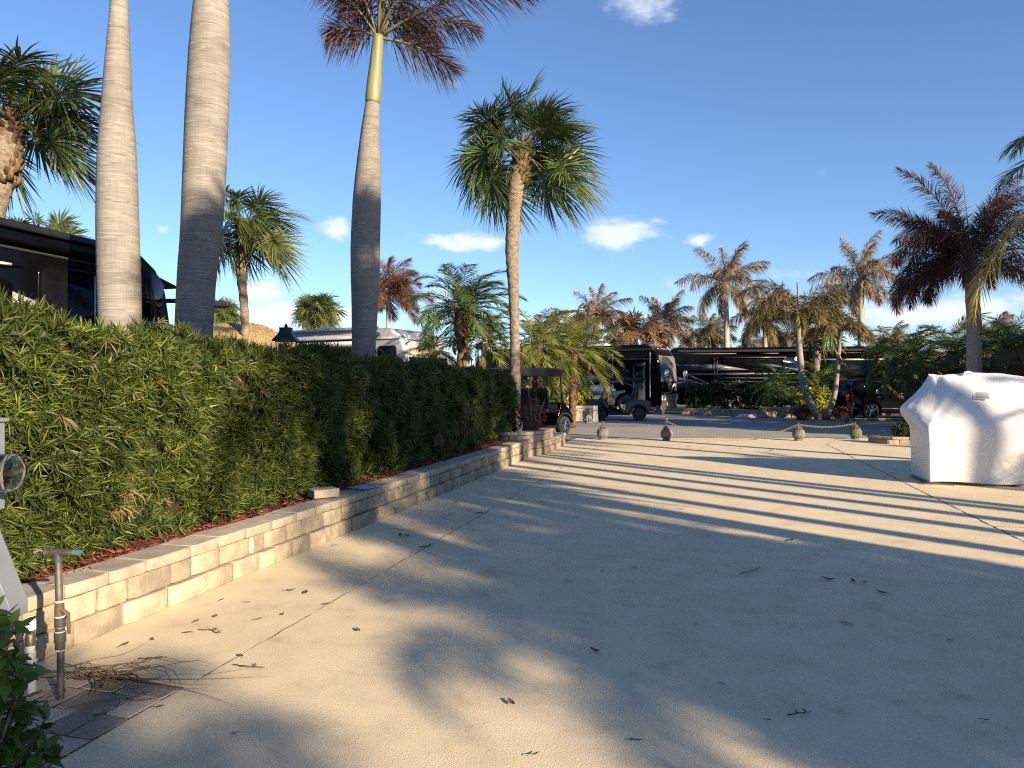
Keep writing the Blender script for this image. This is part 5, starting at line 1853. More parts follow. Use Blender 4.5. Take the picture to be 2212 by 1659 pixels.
# ---- long striped motorhome
loc = (21.9, 41.2, 0)
r4 = motorhome('motorhome', 'long black motorhome with grey zigzag stripes parked side-on across the road', loc, R(-11), 12.6, WD, 3.72, 'black', wheels=(-2.6, -9.0))
pf = FPROF(3.72)
front_patch(r4, 'windshield', 'glass', 1.6, 3.0, -1.15, 1.15, pf)
for x0, x1, z in ((-12.4, -8.9, 3.36), (-7.6, -6.6, 3.36), (-3.5, -1.5, 3.36)):
    mb = MB()
    mb.box(((x0 + x1) / 2, -WD / 2 - .05, z), (x1 - x0, .1, .05))
    obj('light_strip', mb, MT['silver'], r4)
mb = MB()
mb.box((-6.2, -WD / 2 - .12, 3.50), (12.0, .24, .16))
obj('awning_case', mb, MT['black_matt'], r4, bevel=.04, smooth=True)
side_poly(r4, 'blue_panel', 'blue', [(-9.6, 3.1), (-5.4, 3.1), (-5.2, 2.3), (-6.6, 2.4), (-8.6, 2.8)], WD, .006)
for i, (m_, poly) in enumerate((('mid_grey', [(-12.45, 2.75), (-9.8, 2.72), (-8.2, 2.42), (-9.8, 2.40), (-11.9, 2.42), (-12.45, 2.6)]),
                                ('silver', [(-12.0, 2.24), (-5.6, 2.22), (-6.1, 2.14), (-11.4, 2.13)]),
                                ('mid_grey', [(-11.9, 2.22), (-11.5, 2.14), (-10.3, 1.62), (-10.6, 1.58)]),
                                ('mid_grey', [(-12.45, 2.1), (-11.9, 2.0), (-10.5, 1.55), (-12.45, 1.35)]),
                                ('mid_grey', [(-7.9, 2.75), (-6.9, 2.72), (-5.0, 2.36), (-5.2, 2.30)]),
                                ('mid_grey', [(-9.9, 1.98), (-5.5, 1.95), (-5.5, 1.91), (-9.9, 1.92)]),
                                ('mid_grey', [(-9.9, 1.78), (-5.5, 1.74), (-5.5, 1.69), (-9.9, 1.72)]),
                                ('mid_grey', [(-10.0, 1.42), (-9.3, 1.36), (-7.2, 1.0), (-5.0, .72), (-5.0, .62), (-7.3, .9), (-9.4, 1.26)]),
                                ('beige', [(-7.6, 1.5), (-5.0, 1.5), (-5.0, .95), (-6.6, 1.1), (-7.6, 1.28)]),
                                ('silver', [(-4.9, 3.02), (-.9, 3.02), (-.9, 2.93), (-4.9, 2.93)]))):
    side_poly(r4, 'stripe', m_, poly, WD, .010 + .002 * i)
side_poly(r4, 'window', 'glass', rrect(-9.7, -6.3, 2.78, 3.16, .05), WD, .03)
side_poly(r4, 'window', 'glass', rrect(-4.4, -2.0, 2.0, 2.9, .08), WD, .03)
mb = MB()
for x in (-10.1, -9.95, -6.25):
    mb.tube([(x, -WD / 2 - .09, 1.2), (x, -WD / 2 - .09, 3.1)], .025, n=6)
mb.box((-7.9, -WD / 2 - .09, 3.12), (3.5, .05, .06))
obj('awning_arms', mb, MT['gunmetal'], r4)
mb = MB()
mb.lathe([(.001, 0), (.12, .01), (.14, .05), (.001, .06)], 16, (-5.6, -WD / 2 - .06, 3.02), 'Y')
obj('porch_light', mb, MT['white_dull'], r4, smooth=True)
for sgn in (-1, 1):
    rv_mirror(r4, sgn * 1.1, 2.05, .04, 'chrome', .5)

# ---- SUV
S_ = .93
su = thing('parked_car', 'black SUV parked across the road with its tail beside the leaning palms', 'car', (14.95, 33.3, .03), R(2.5))
wr_ = .375
rw, fw = 1.13, 3.98
poly = [(-.02, .48), (-.05, .80), (.02, 1.06), (.10, 1.12), (.34, 1.66), (.46, 1.76), (.9, 1.81), (3.0, 1.78), (3.35, 1.70), (4.05, 1.20), (4.75, 1.10), (4.95, .98), (4.99, .6), (4.92, .34), (4.5, .30)]
poly += arch(fw, wr_ + .01, wr_ + .06, 0, 180, 13) + [(fw - wr_ - .1, .26), (rw + wr_ + .1, .26)] + arch(rw, wr_ + .01, wr_ + .06, 0, 180, 13) + [(.5, .36), (.1, .40)]
mb = MB()
mb.prism(poly, -.94, .94, 'XZ')
obj('body', mb, MT['navy'], su, bevel=.11, seg=5, smooth=True, angle=40)
CW = 1.88
for poly in ([(.30, 1.16), (.50, 1.62), (1.25, 1.66), (1.02, 1.16)], [(1.45, 1.16), (1.62, 1.66), (1.80, 1.67), (1.80, 1.16)], [(1.86, 1.16), (1.86, 1.67), (2.62, 1.66), (2.62, 1.16)], [(2.70, 1.16), (2.70, 1.65), (3.15, 1.60), (3.62, 1.18)]):
    side_poly(su, 'side_window', 'glass', poly, CW, .012)
mb = MB()
y0 = -CW / 2 - .016
mb.box((2.5, y0, 1.145), (2.3, .02, .02))
mb.box((2.3, y0, 1.69), (2.4, .02, .016))
mb.tube([(1.83, y0, 1.15), (1.83, y0, 1.68)], .012, n=5)
mb.tube([(2.66, y0, 1.15), (2.66, y0, 1.67)], .008, n=5)
obj('chrome_trim', mb, MT['silver'], su)
mb = MB()
mb.prism([(1.30, 1.15), (1.48, 1.15), (1.44, 1.36), (1.38, 1.36)], y0 - .003, y0 + .02, 'XZ')
mb.box((1.46, y0 - .01, .98), (.18, .03, .03))
mb.box((2.72, y0 - .01, .98), (.18, .03, .03))
obj('door_handles', mb, MT['chrome'], su)
mb = MB()
mb.box((2.45, y0 - .01, .47), (1.7, .03, .045))
obj('door_moulding', mb, MT['silver'], su, bevel=.008)
mb = MB()
for sgn in (-1, 1):
    mb.box((1.9, sgn * .72, 1.845), (2.3, .05, .03))
    for xx in (.8, 1.9, 3.0):
        mb.box((xx, sgn * .72, 1.82), (.08, .05, .03))
obj('roof_rails', mb, MT['black_matt'], su)
for sgn in (-1, 1):
    mb = MB()
    mb.prism([(-.02, .82), (.12, .84), (.13, 1.10), (.06, 1.12), (.0, 1.04)], sgn * .80, sgn * .945, 'XZ')
    obj('taillight', mb, MT['red_lens'], su, bevel=.01)
    for xx in (rw, fw):
        wheel(su, (xx, sgn * .83, wr_), wr_, .26, sgn, rim='rim_dark', spoke='chrome', nsp=6, rimk=.76, style='split')
mb = MB()
mb.box((-.05, 0, .52), (.09, 1.7, .2))
obj('rear_bumper', mb, MT['black_matt'], su, bevel=.03)
sheet('parking_pad', [(14.0, 31.4), (40, 31.4), (40, 38), (14.6, 38)], .03, 'paver')
stone_wall('pad_kerb', 'low kerb of flat tan stones along the pad in front of the SUV', [(14.9, 31.35), (24, 31.0)], [.07], .05, 'stone2', 'cap', cat='kerb', seed=41, wr=(.3, .6), capdepth=.25, depth=.2, capw=(.3, .5))
stone_wall('stone_wall', 'low brown rock wall seen under the SUV behind its wheels', [(14.6, 36.2), (26, 35.8)], [.2], .1, 'stone2', 'stone2', seed=42, wr=(.2, .4), group=None)

# ---- golf carts
c1 = golf_cart('golf_cart', 'black four-seat golf cart with silver rims beside the hedge end', (.53, 22.25, 0), R(47), rows=2, wb=2.05, wr=.295, body='black', rim='rim_dark', spoke='chrome', roofz=2.02, style='split', thick=.12)
c2 = golf_cart('golf_cart', 'charcoal two-seat golf cart on the road in front of the balloon motorhome', (4.85, 32.35, -.01), R(180 - 12), rows=1, wb=1.70, wr=.30, body='dk_grey', rim='rim_dark', spoke='gunmetal', roofz=1.82, style='one')

# ---- planter, croton, bollard, statue, bin
stone_wall('planter_wall', 'cream split-stone planter wall under the yellow shrub', [(.9, 31.25), (3.28, 30.95), (3.62, 31.3), (3.9, 33.5)], [.185, .185, .185], .115, 'cream', 'cream', seed=51, wr=(.3, .55), step=.0, rough=.022, capw=(.5, .8), over=.025)
rng = np.random.default_rng(52)
s = thing('croton_shrub', 'bright yellow-leaved shrub growing on the cream stone planter', 'shrub', (2.78, 31.75, .60))
mb = MB()
bush(mb, (0, 0, .50), .80, .55, .55, 800, 6, .13, .055, rng, (20, 95), .45, .5, .3, 2)
obj('foliage', mb, MT['croton'], s)
mb = MB()
for i in range(14):
    a0 = rng.uniform(0, 6.28)
    mb.tube([(0, 0, -.2), (.2 * math.cos(a0), .2 * math.sin(a0), .1), (.55 * math.cos(a0), .4 * math.sin(a0), .5)], [.015, .012, .006], n=4)
obj('stems', mb, MT['twig'], s)
s = thing('croton_shrub', 'yellow-green shrub seen between the golf cart seats and the date palms', 'shrub', (1.15, 32.0, .55))
mb = MB()
bush(mb, (0, 0, .5), 1.0, .6, .5, 700, 6, .12, .05, rng, (20, 95), .45, .5, .3, 2)
obj('foliage', mb, MT['croton'], s)
s = thing('croton_shrub', 'yellow and green shrub behind the feet of the leaning palm pair', 'shrub', (14.0, 33.4, .35))
mb = MB()
bush(mb, (0, 0, .55), 1.0, .7, .62, 900, 6, .12, .05, rng, (20, 95), .45, .5, .3, 2)
obj('foliage', mb, MT['croton_g'], s)
for (x, y, z), rx, rz_, lab in (((13.0, 32.3, 0), .42, .36, 'dark red shrub left of the leaning palm feet'), ((14.55, 31.85, 0), .38, .32, 'dark red shrub right of the leaning palm feet')):
    s = thing('red_shrub', lab, 'shrub', (x, y, z))
    mb = MB()
    bush(mb, (0, 0, .32), rx, .35, rz_, 330, 6, .11, .03, rng, (20, 95), .35, .6, .3, 2)
    obj('foliage', mb, MT['redshrub'], s)
p = G(1286, 911)
s = thing('bollard', 'white square bollard numbered 3 beside the planter wall', 'bollard', (p.x, p.y, -.01))
mb = MB()
mb.prism([(-.115, 0), (.115, 0), (.09, .66), (-.09, .66)], -.10, .10, 'XZ')
obj('post', mb, MT['white'], s, bevel=.008)
mb = MB()
mb.box((0, 0, .485), (.21, .215, .018))
obj('black_band', mb, MT['black_matt'], s)
mb = MB()
mb.prism([(-.105, .66), (.105, .66), (.08, .69), (-.08, .69)], -.105, .105, 'XZ')
obj('cap', mb, MT['white'], s, bevel=.006)
lettering('number', '3', .15, 'black_matt', s, (.0, -.104, .515), (R(90), 0, 0))
p = G(1271, 913.5)


def stone_bud(name, label, loc, k=1.0, mat='castone'):
    s = thing(name, label, 'statue', loc)
    mb = MB()
    mb.lathe([(.001, 0), (.15 * k, 0), (.16 * k, .05 * k), (.1 * k, .07 * k), (.001, .07 * k)], 16)
    for ring_, (rr_, z0, hh, n_) in enumerate(((.13, .04, .14, 9), (.085, .14, .16, 7))):
        for i in range(n_):
            a0 = 2 * PI * i / n_ + ring_ * .3
            c_ = np.array([math.cos(a0), math.sin(a0), 0])
            mb.tube([c_ * rr_ * .8 * k + (0, 0, z0 * k), c_ * rr_ * 1.25 * k + (0, 0, (z0 + hh * .5) * k), c_ * rr_ * .6 * k + (0, 0, (z0 + hh) * k)], [.04 * k, .052 * k, .015 * k], n=7)
    mb.lathe([(.05 * k, .12 * k), (.08 * k, .22 * k), (.06 * k, .31 * k), (.001, .34 * k)], 12)
    obj('bud', mb, MT[mat], s, smooth=True)
    return s


stone_bud('garden_statue', 'carved stone bud ornament at the foot of the white bollard', (p.x, p.y, 0), 1.02)
p = G(1829, 912)
stone_bud('garden_statue', 'carved stone ornament beside the SUV rear wheel', (p.x, p.y, 0), .95)
s = thing('rubbish_bin', 'black wheeled rubbish bin between planter wall and bollard', 'bin', (3.52, 31.6, 0))
mb = MB()
mb.prism([(-.24, .04), (.22, .04), (.28, .86), (-.28, .86)], -.27, .27, 'XZ')
obj('bin_body', mb, MT['black_matt'], s, bevel=.03)
mb = MB()
mb.prism([(-.31, .86), (.30, .86), (.28, .93), (-.2, .96), (-.31, .92)], -.29, .29, 'XZ')
obj('lid', mb, MT['black_matt'], s, bevel=.02)

# ---- pineapple posts and chains
def pineapple(name, label, loc, mat='castone', pipe=.10, plate=True, rz=0):
    s = thing(name, label, 'bollard', loc, rz, 'stone pineapple posts along the end of the driveway')
    mb = MB()
    mb.lathe([(.001, 0), (.115, 0), (.118, .012), (.118, .048), (.108, .056), (.001, .058)], 24)
    obj('base', mb, MT[mat], s, smooth=True)
    mb = MB()
    prof = [(.075, .055), (.115, .085), (.142, .13), (.150, .18), (.142, .235), (.118, .285), (.085, .315), (.001, .32)]
    mb.lathe(prof, 28)
    fo = obj('fruit_core', mb, MT['crevice'], s, smooth=True)
    mb = MB()
    rows_ = 7
    for i in range(rows_):
        f = (i + .5) / rows_
        z = .07 + .235 * f
        r = np.interp(z, [q[1] for q in prof], [q[0] for q in prof])
        n_ = 12
        for j in range(n_):
            a0 = 2 * PI * (j + .5 * (i % 2)) / n_
            c_ = np.array([math.cos(a0), math.sin(a0), 0])
            t_ = np.array([-math.sin(a0), math.cos(a0), 0])
            up = np.array([0, 0, 1.0])
            w_, h_ = 2 * PI * r / n_ * .50, .235 / rows_ * 1.0
            C = c_ * r * 1.0 + up * z
            V = [C + t_ * w_, C + up * h_, C - t_ * w_, C - up * h_, C + c_ * .026 + t_ * w_ * .35, C + c_ * .026 + up * h_ * .35, C + c_ * .026 - t_ * w_ * .35, C + c_ * .026 - up * h_ * .35]
            mb.add(np.array(V), [(4, 5, 6, 7), (0, 1, 5, 4), (1, 2, 6, 5), (2, 3, 7, 6), (3, 0, 4, 7)])
    obj('fruit_scales', mb, MT[mat], s)
    mb = MB()
    for ring_, (rr_, z0, n_, out) in enumerate(((.045, .30, 9, .085), (.035, .335, 8, .07), (.02, .37, 6, .045))):
        for j in range(n_):
            a0 = 2 * PI * j / n_ + ring_ * .35
            c_ = np.array([math.cos(a0), math.sin(a0), 0])
            mb.tube([c_ * rr_ + (0, 0, z0), c_ * (rr_ + out * .6) + (0, 0, z0 + .035), c_ * (rr_ + out) + (0, 0, z0 + .06)], [.022, .018, .004], n=5, flat=.6)
    mb.lathe([(.05, .30), (.045, .40), (.001, .43)], 10)
    obj('crown_leaves', mb, MT[mat], s, smooth=True)
    mb = MB()
    mb.tube([(0, 0, .4), (0, 0, .43 + pipe)], .011, n=8)
    po = obj('pin', mb, MT['galv'], s, smooth=True)
    mb = MB()
    if plate:
        mb.box((0, 0, .435 + pipe), (.075, .02, .035))
    else:
        mb.lathe([(.001, -.02), (.02, -.01), (.02, .01), (.001, .02)], 8, (0, 0, .435 + pipe))
    obj('pin_head', mb, MT['galv'], po)
    return s


pts_ = [(G(1302, 949.5), 'stone pineapple post nearest the golf carts, leftmost of the row', 'castone', .07, True),
        (G(1440, 951.5), 'stone pineapple post with the tallest pin and knotted gold chain', 'castone', .17, True),
        (G(1725, 952), 'stone pineapple post in front of the leaning palms', 'castone', .06, False),
        (G(1848, 949), 'mossy stone pineapple post nearest the white covered vehicle', 'castone_moss', .05, False)]
tops = []
for p, lab, m_, pp, pl_ in pts_:
    pineapple('pineapple_post', lab, (p.x, p.y, 0), m_, pp, pl_)
    tops.append(Vector((p.x, p.y, .41 + pp * .8)))


def chain(name, label, p0, p1, sag):
    d = p1 - p0
    n = 60
    P = [np.array(tuple(p0 + d * (i / n))) - np.array([0, 0, sag * 4 * (i / n) * (1 - i / n)]) for i in range(n + 1)]
    L = np.concatenate([[0], np.cumsum([np.linalg.norm(P[i + 1] - P[i]) for i in range(n)])])
    P = np.array(P)
    pitch = .045
    k = int(L[-1] / pitch)
    mb = MB()
    for i in range(k):
        t = (i + .5) * pitch
        c_ = np.array([np.interp(t, L, P[:, j]) for j in range(3)])
        c2 = np.array([np.interp(t + .02, L, P[:, j]) for j in range(3)])
        T_ = nrm(c2 - c_)
        S_2 = nrm(np.cross(T_, np.array([0, 0, 1.0])))
        N_ = np.cross(S_2, T_)
        u_ = S_2 if i % 2 else N_
        ring = [c_ + T_ * .034 * math.cos(a0) + u_ * .019 * math.sin(a0) for a0 in np.linspace(0, 2 * PI, 9)]
        mb.tube(ring, .006, n=4, cap=False)
    o = obj(name, mb, MT['gold'], smooth=True)
    return tag(o, label, 'chain', 'gold chains between the pineapple posts')


chain('gold_chain', 'gold chain hanging between the two left pineapple posts', tops[0] + Vector((.03, 0, .0)), tops[1], .10)
chain('gold_chain', 'longest gold chain sagging to the ground between the middle pineapple posts', tops[1], tops[2], .44)
chain('gold_chain', 'nearly straight gold chain between the two right pineapple posts', tops[2], tops[3] - Vector((.03, 0, 0)), .08)
mb = MB()

# ---- far wall, dark hedge, ramp
stone_wall('stone_wall', 'low brown stone wall across the road under the dark hedge', [(8.9, 37.6), (11.0, 36.4), (11.6, 35.4), (11.66, 34.3)], [.13, .13], .08, 'stone2', 'stone2', seed=61, wr=(.2, .4), rough=.02)
stone_wall('stone_wall', 'taller tan stone wall across the road behind the leaning palms', [(11.7, 34.25), (15.2, 32.95)], [.14, .14, .14], .10, 'stone2', 'stone2', seed=62, wr=(.2, .42), rough=.02)
rng = np.random.default_rng(63)
s = thing('shade_toned_hedge', 'thin hedge coloured dark for shade in front of the long striped motorhome', 'hedge', (9.2, 38.3, .1))
mb = MB()
n = 1500
x = rng.uniform(0, 4.4, n)
C = np.stack([x, -.1 * x + rng.uniform(-.35, .35, n), .12 + 1.45 * rng.random(n) ** .8 + .1 * np.sin(x * 5)], -1)
rosettes(mb, C, rng.normal(0, 1, (n, 3)) + np.array([0, -.6, .3]), 7, .14, .05, rng, (20, 95), .3, 2, .2)
obj('foliage', mb, MT['darkshrub'], s)  # dark leaf colour stands in for the shade over this hedge
mb = MB()
for i in range(40):
    x = rng.uniform(0, 4.4)
    mb.tube([(x, -.1 * x, 0), (x + rng.uniform(-.1, .1), -.1 * x, .8), (x + rng.uniform(-.2, .2), -.1 * x + rng.uniform(-.2, .2), 1.5)], [.014, .01, .005], n=4)
obj('stems', mb, MT['twig'], s)
p = G(1620, 902)
s = thing('wheel_ramp', 'white plastic drive-up ramp lying on the road before the stone wall', 'ramp', (p.x, p.y + .2, -.008), R(-8))
mb = MB()
mb.prism([(-.62, 0), (.62, 0), (.42, .17), (-.34, .17)], -.22, .22, 'XZ')
obj('ramp_body', mb, MT['white_dull'], s, bevel=.02)
mb = MB()
mb.box((.2, -.02, .172), (.22, .2, .012))
obj('green_mark', mb, MT['castone_moss'], s)
s = thing('hooked_pole', 'thin pale crooked pole standing beside the SUV tail', 'pole', (*G(1840, 912)[:2], 0))
mb = MB()
mb.tube([(0, 0, 0), (.02, 0, .55), (.08, 0, .75), (.03, 0, 1.1), (-.05, 0, 1.38), (-.02, 0, 1.42), (.12, 0, 1.40)], .017, n=8)
obj('pole', mb, MT['galv'], s, smooth=True)
mb = MB()
mb.lathe([(.001, -.03), (.03, -.02), (.03, .03), (.001, .04)], 8, (.08, 0, .76))
obj('clamp', mb, MT['chrome'], s, smooth=True)

# ---- block planter by the cover
stone_wall('block_planter', 'low brown block planter at the driveway edge left of the white covered vehicle', [(9.78, 19.9), (9.84, 19.2), (11.6, 18.9)], [.12], .08, 'stone2', 'stone2', seed=71, wr=(.3, .5), capw=(.3, .6), rough=.01)
s = thing('potted_shrub', 'small dark green plant in the block planter by the white cover', 'shrub', (10.45, 19.35, .15))
mb = MB()
rng = np.random.default_rng(72)
bush(mb, (0, 0, .22), .26, .24, .22, 160, 6, .09, .035, rng, (20, 95), .4, .6, .3, 2)
obj('foliage', mb, MT['darkshrub'], s)
s = thing('wire_hook', 'bent black wire hook standing at the planter corner', 'hook', (9.86, 19.15, .19))
mb = MB()
mb.tube([(0, 0, -.15), (0, 0, .08), (.02, 0, .13), (.0, 0, .17), (-.05, 0, .175), (-.07, 0, .15)], .007, n=6)
obj('wire', mb, MT['black_matt'], s, smooth=True)

# ---- lanterns and hut behind the hedge
def lantern(label, loc, h):
    s = thing('lamp_post', label, 'lamp post', loc)
    mb = MB()
    mb.tube([(0, 0, 0), (0, 0, h - .62)], .04, n=10)
    obj('post', mb, MT['lantern'], s, smooth=True)
    mb = MB()
    mb.box((0, 0, h - .61), (.20, .20, .03))
    for sx in (-1, 1):
        for sy in (-1, 1):
            mb.tube([(sx * .09, sy * .09, h - .6), (sx * .12, sy * .12, h - .26)], .009, n=4)
    obj('cage', mb, MT['lantern'], s)
    mb = MB()
    r_ = 2 ** .5
    mb.lathe([(.165 * r_, h - .265), (.16 * r_, h - .24), (.10 * r_, h - .16), (.08 * r_, h - .11), (.08 * r_, h - .055), (.03, h - .05), (.028, h - .02), (.014, h - .015), (.018, h), (.001, h + .01)], 4, (0, 0, 0), 'Z', Matrix.Rotation(R(45), 3, 'Z'))
    obj('cap', mb, MT['lantern'], s)
    mb = MB()
    mb.lathe([(.035, h - .59), (.045, h - .5), (.04, h - .36), (.001, h - .33)], 10)
    obj('bulb', mb, MT['white_dull'], s, smooth=True)
    return s


p = W(618, 700, 11.0)
lantern('black lantern top showing over the hedge beside the thatched roof', (p.x, p.y, 0), p.z)
p = W(1009, 757, 19.2)
lantern('black lantern over the hedge end in front of the date palm trunk', (p.x, p.y, 0), p.z)
p = W(1035, 768, 19.5)  # coach mirror rebuilt as a chrome capsule, its post made up
s = thing('chrome_capsule', 'chrome coach mirror on an added post over the hedge right of the second lantern', 'lamp post', (p.x, p.y, 0))
mb = MB()
mb.tube([(0, 0, 0), (0, 0, p.z - .2)], .02, n=8)
obj('post', mb, MT['gunmetal'], s, smooth=True)
mb = MB()
mb.lathe([(.03, -.2), (.07, -.18), (.085, -.08), (.085, .1), (.06, .17), (.001, .19)], 16, (0, 0, p.z))
obj('capsule', mb, MT['chrome'], s, smooth=True)

s = thing('thatched_hut', 'straw thatched hut roof behind the hedge right of the leaning royal trunk', 'hut', (-8.75, 23.0, 0))
rng = np.random.default_rng(81)
mb = MB()
n_ = 40
for i, (z, hx, hy) in enumerate(((2.45, 2.25, 1.9), (2.9, 1.75, 1.35), (3.2, 1.3, .85), (3.45, .85, .35), (3.53, .5, .10))):
    for j in range(n_):
        a0 = 2 * PI * j / n_
        q = 1 / (abs(math.cos(a0)) ** 4 + abs(math.sin(a0)) ** 4) ** .25
        mb.V.append(np.array([[hx * q * math.cos(a0), hy * q * math.sin(a0), z + rng.uniform(-.03, .03)]]))
        mb.n += 1
for i in range(4):
    mb.FQ.append(np.array([[i * n_ + j, i * n_ + (j + 1) % n_, (i + 1) * n_ + (j + 1) % n_, (i + 1) * n_ + j] for j in range(n_)]))
mb.FQ.append(np.array([[4 * n_ + j for j in range(n_)]]))
n = 4500
t = rng.random(n)
a0 = rng.uniform(0, 6.28, n)
q = 1 / (np.abs(np.cos(a0)) ** 4 + np.abs(np.sin(a0)) ** 4) ** .25
zz = 2.45 + 1.08 * t
hx = np.interp(zz, [2.45, 2.9, 3.2, 3.45, 3.53], [2.25, 1.75, 1.3, .85, .5])
hy = np.interp(zz, [2.45, 2.9, 3.2, 3.45, 3.53], [1.9, 1.35, .85, .35, .1])
B = np.stack([hx * q * np.cos(a0), hy * q * np.sin(a0), zz + .02], -1)
D = nrm(np.stack([np.cos(a0) * 1.0, np.sin(a0) * 1.0, -.85 + rng.normal(0, .12, n)], -1) + rng.normal(0, .12, (n, 3)))
mb.strips(B, D, nrm(np.cross(D, rng.normal(0, 1, (n, 3)))), rng.uniform(.2, .45, n), np.full(n, .014), np.full(n, .05), 1)
obj('roof', mb, MT['thatch'], s)
for sx in (-1, 1):
    for sy in (-1, 1):
        mb = MB()
        mb.tube([(sx * 1.6, sy * 1.2, 0), (sx * 1.6, sy * 1.2, 2.6)], .07, n=8)
        obj('post', mb, MT['wood'], s, smooth=True)

# ---- small buildings glimpsed behind the right-hand palms
s = thing('garden_pavilion', 'grey and brown roofed pavilion glimpsed behind the dark palms at right', 'pavilion', (21.5, 36.5, 0))
mb = MB()
mb.prism([(-2.2, 2.3), (2.2, 2.3), (0, 3.2)], -1.6, 1.6, 'XZ')
obj('roof', mb, MT['umber'], s)
mb = MB()
mb.box((0, .6, 1.12), (3.6, 1.8, 2.24))
obj('wall', mb, MT['bluedoor'], s)
for sx in (-1, 1):
    mb = MB()
    mb.box((sx * 1.9, -1.4, 1.13), (.14, .14, 2.26))
    obj('post', mb, MT['white_dull'], s)

# ---- white wrapped vehicle
wl = (6.64, 11.5, 0)
s = thing('covered_vehicle', 'bulky vehicle under white shrink-wrap at the right edge of the driveway', 'covered vehicle', wl, R(-15))
LXR = 4.6
zs = [.045, .12, .30, .5, .7, .86, .95, 1.02, 1.10, 1.18, 1.28, 1.40, 1.52, 1.64, 1.74]


def left_x(z, f):
    """left end outline: f runs 0 (front corner) .. 1 (back corner)"""
    b = np.interp(z, [.04, .5, .86, 1.0, 1.16, 1.3, 1.5, 1.74], [0, -.04, -.09, -.20, -.31, -.20, .0, .14])
    bul = math.sin(PI * min(max(f, 0), 1))
    fr_ = np.interp(z, [.04, .9, 1.02, 1.2, 1.5, 1.74], [0, -.02, .05, .12, .16, .24])
    return fr_ + (b - fr_) * bul ** .7


def front_y(z, x):
    c_ = np.interp(z, [.04, .5, .9, 1.0, 1.12, 1.3, 1.5, 1.74], [0, -.03, -.02, .05, .16, .27, .36, .48])
    m_ = np.interp(z, [.04, .5, .9, 1.1, 1.3, 1.5, 1.64, 1.74], [0, -.06, -.07, -.04, .02, .11, .22, .38])
    k_ = np.interp(x, [0, .25, .6, 1.3], [0, .30, .62, 1])
    return c_ * (1 - k_) + m_ * k_


def ridge(x):
    return np.interp(x, [0, .2, .36, .9, 1.2, 1.75, 2.6, 4.6], [1.70, 1.775, 1.735, 1.80, 1.77, 1.67, 1.63, 1.69])


rngw = np.random.default_rng(90)
rows_ = []
NF, NE = 46, 14
for z in zs:
    row = []
    for i in range(NF):
        x = LXR * (1 - i / (NF - 1)) ** 1.25
        y = front_y(z, x)
        kz = z if z < 1.3 else 1.3 + (z - 1.3) * (ridge(x) - 1.36) / (1.74 - 1.3)
        xx = x + (left_x(z, 0) if i == NF - 1 else left_x(z, 0) * max(0, 1 - x / .5))
        row.append((xx, y, kz))
    y0 = row[-1][1]
    for j in range(1, NE):
        f = j / NE
        yb = 1.06 - .34 * np.interp(z, [.04, 1, 1.74], [0, .1, 1])
        row.append((left_x(z, f), y0 + (yb - y0) * f, z if z < 1.3 else 1.3 + (z - 1.3) * (ridge(.2) - 1.36) / .44))
    for i in range(NF):
        x = LXR * (i / (NF - 1)) ** 1.25
        row.append((x + left_x(z, 1) * max(0, 1 - x / .5), 1.06 - .34 * np.interp(z, [.04, 1.0, 1.4, 1.74], [0, .05, .35, 1]) + .5 * np.interp(x, [0, 1.2, 3], [0, 0, 1]), z if z < 1.3 else 1.3 + (z - 1.3) * (ridge(x) - 1.36) / .44))
    rows_.append(row)
mb = MB()
V = np.array(rows_, float)
nR, nC = V.shape[:2]
# ridge row closes the top
mid = []
for c_ in range(nC):
    x, y, z = V[-1][c_]
    mid.append((x, .58 + .2 * float(np.interp(x, [0, 1.2, 3], [0, 0, 1])), float(ridge(max(x, .2))) + .0))
V = np.concatenate([V, np.array(mid)[None]], 0)
nR += 1
ph = rngw.uniform(0, 6.28, 8)
X, Yv, Z = V[..., 0], V[..., 1], V[..., 2]
rad0 = np.hypot(X, Z - .95) + .08
ang = np.arctan2(Z - .95, X + .02)
wr1 = .016 * np.sin(ang * 17 + 2 * np.sin(rad0 * 4)) * np.exp(-(rad0 - .35) ** 2 / .25) + .012 * np.sin(X * 4.2 + Z * 5 + ph[3])
r2_ = np.hypot(X - 1.22, Z - 1.52) + .05
wr1 += .010 * np.sin(np.arctan2(Z - 1.52, X - 1.22) * 9 + ph[1]) * np.exp(-r2_ ** 2 / .12)
V[..., 1] += np.where(Z > .1, wr1, wr1 * .3)
V[..., 2] += np.where(Z > .5, .010 * np.sin(X * 7 + ph[4]) + .006 * np.sin(X * 17 + ph[5]), 0)
V[0, :, 2] = .045 + .012 * np.sin(V[0, :, 0] * 5)
q = [(r * nC + c_, r * nC + c_ + 1, (r + 1) * nC + c_ + 1, (r + 1) * nC + c_) for r in range(nR - 1) for c_ in range(nC - 1)]
mb.add(V.reshape(-1, 3), np.array(q)[:, ::-1])
co_ = obj('cover', mb, MT['wrap'], s, smooth='all')
sm_ = co_.modifiers.new('subd', 'SUBSURF')
sm_.levels = sm_.render_levels = 2
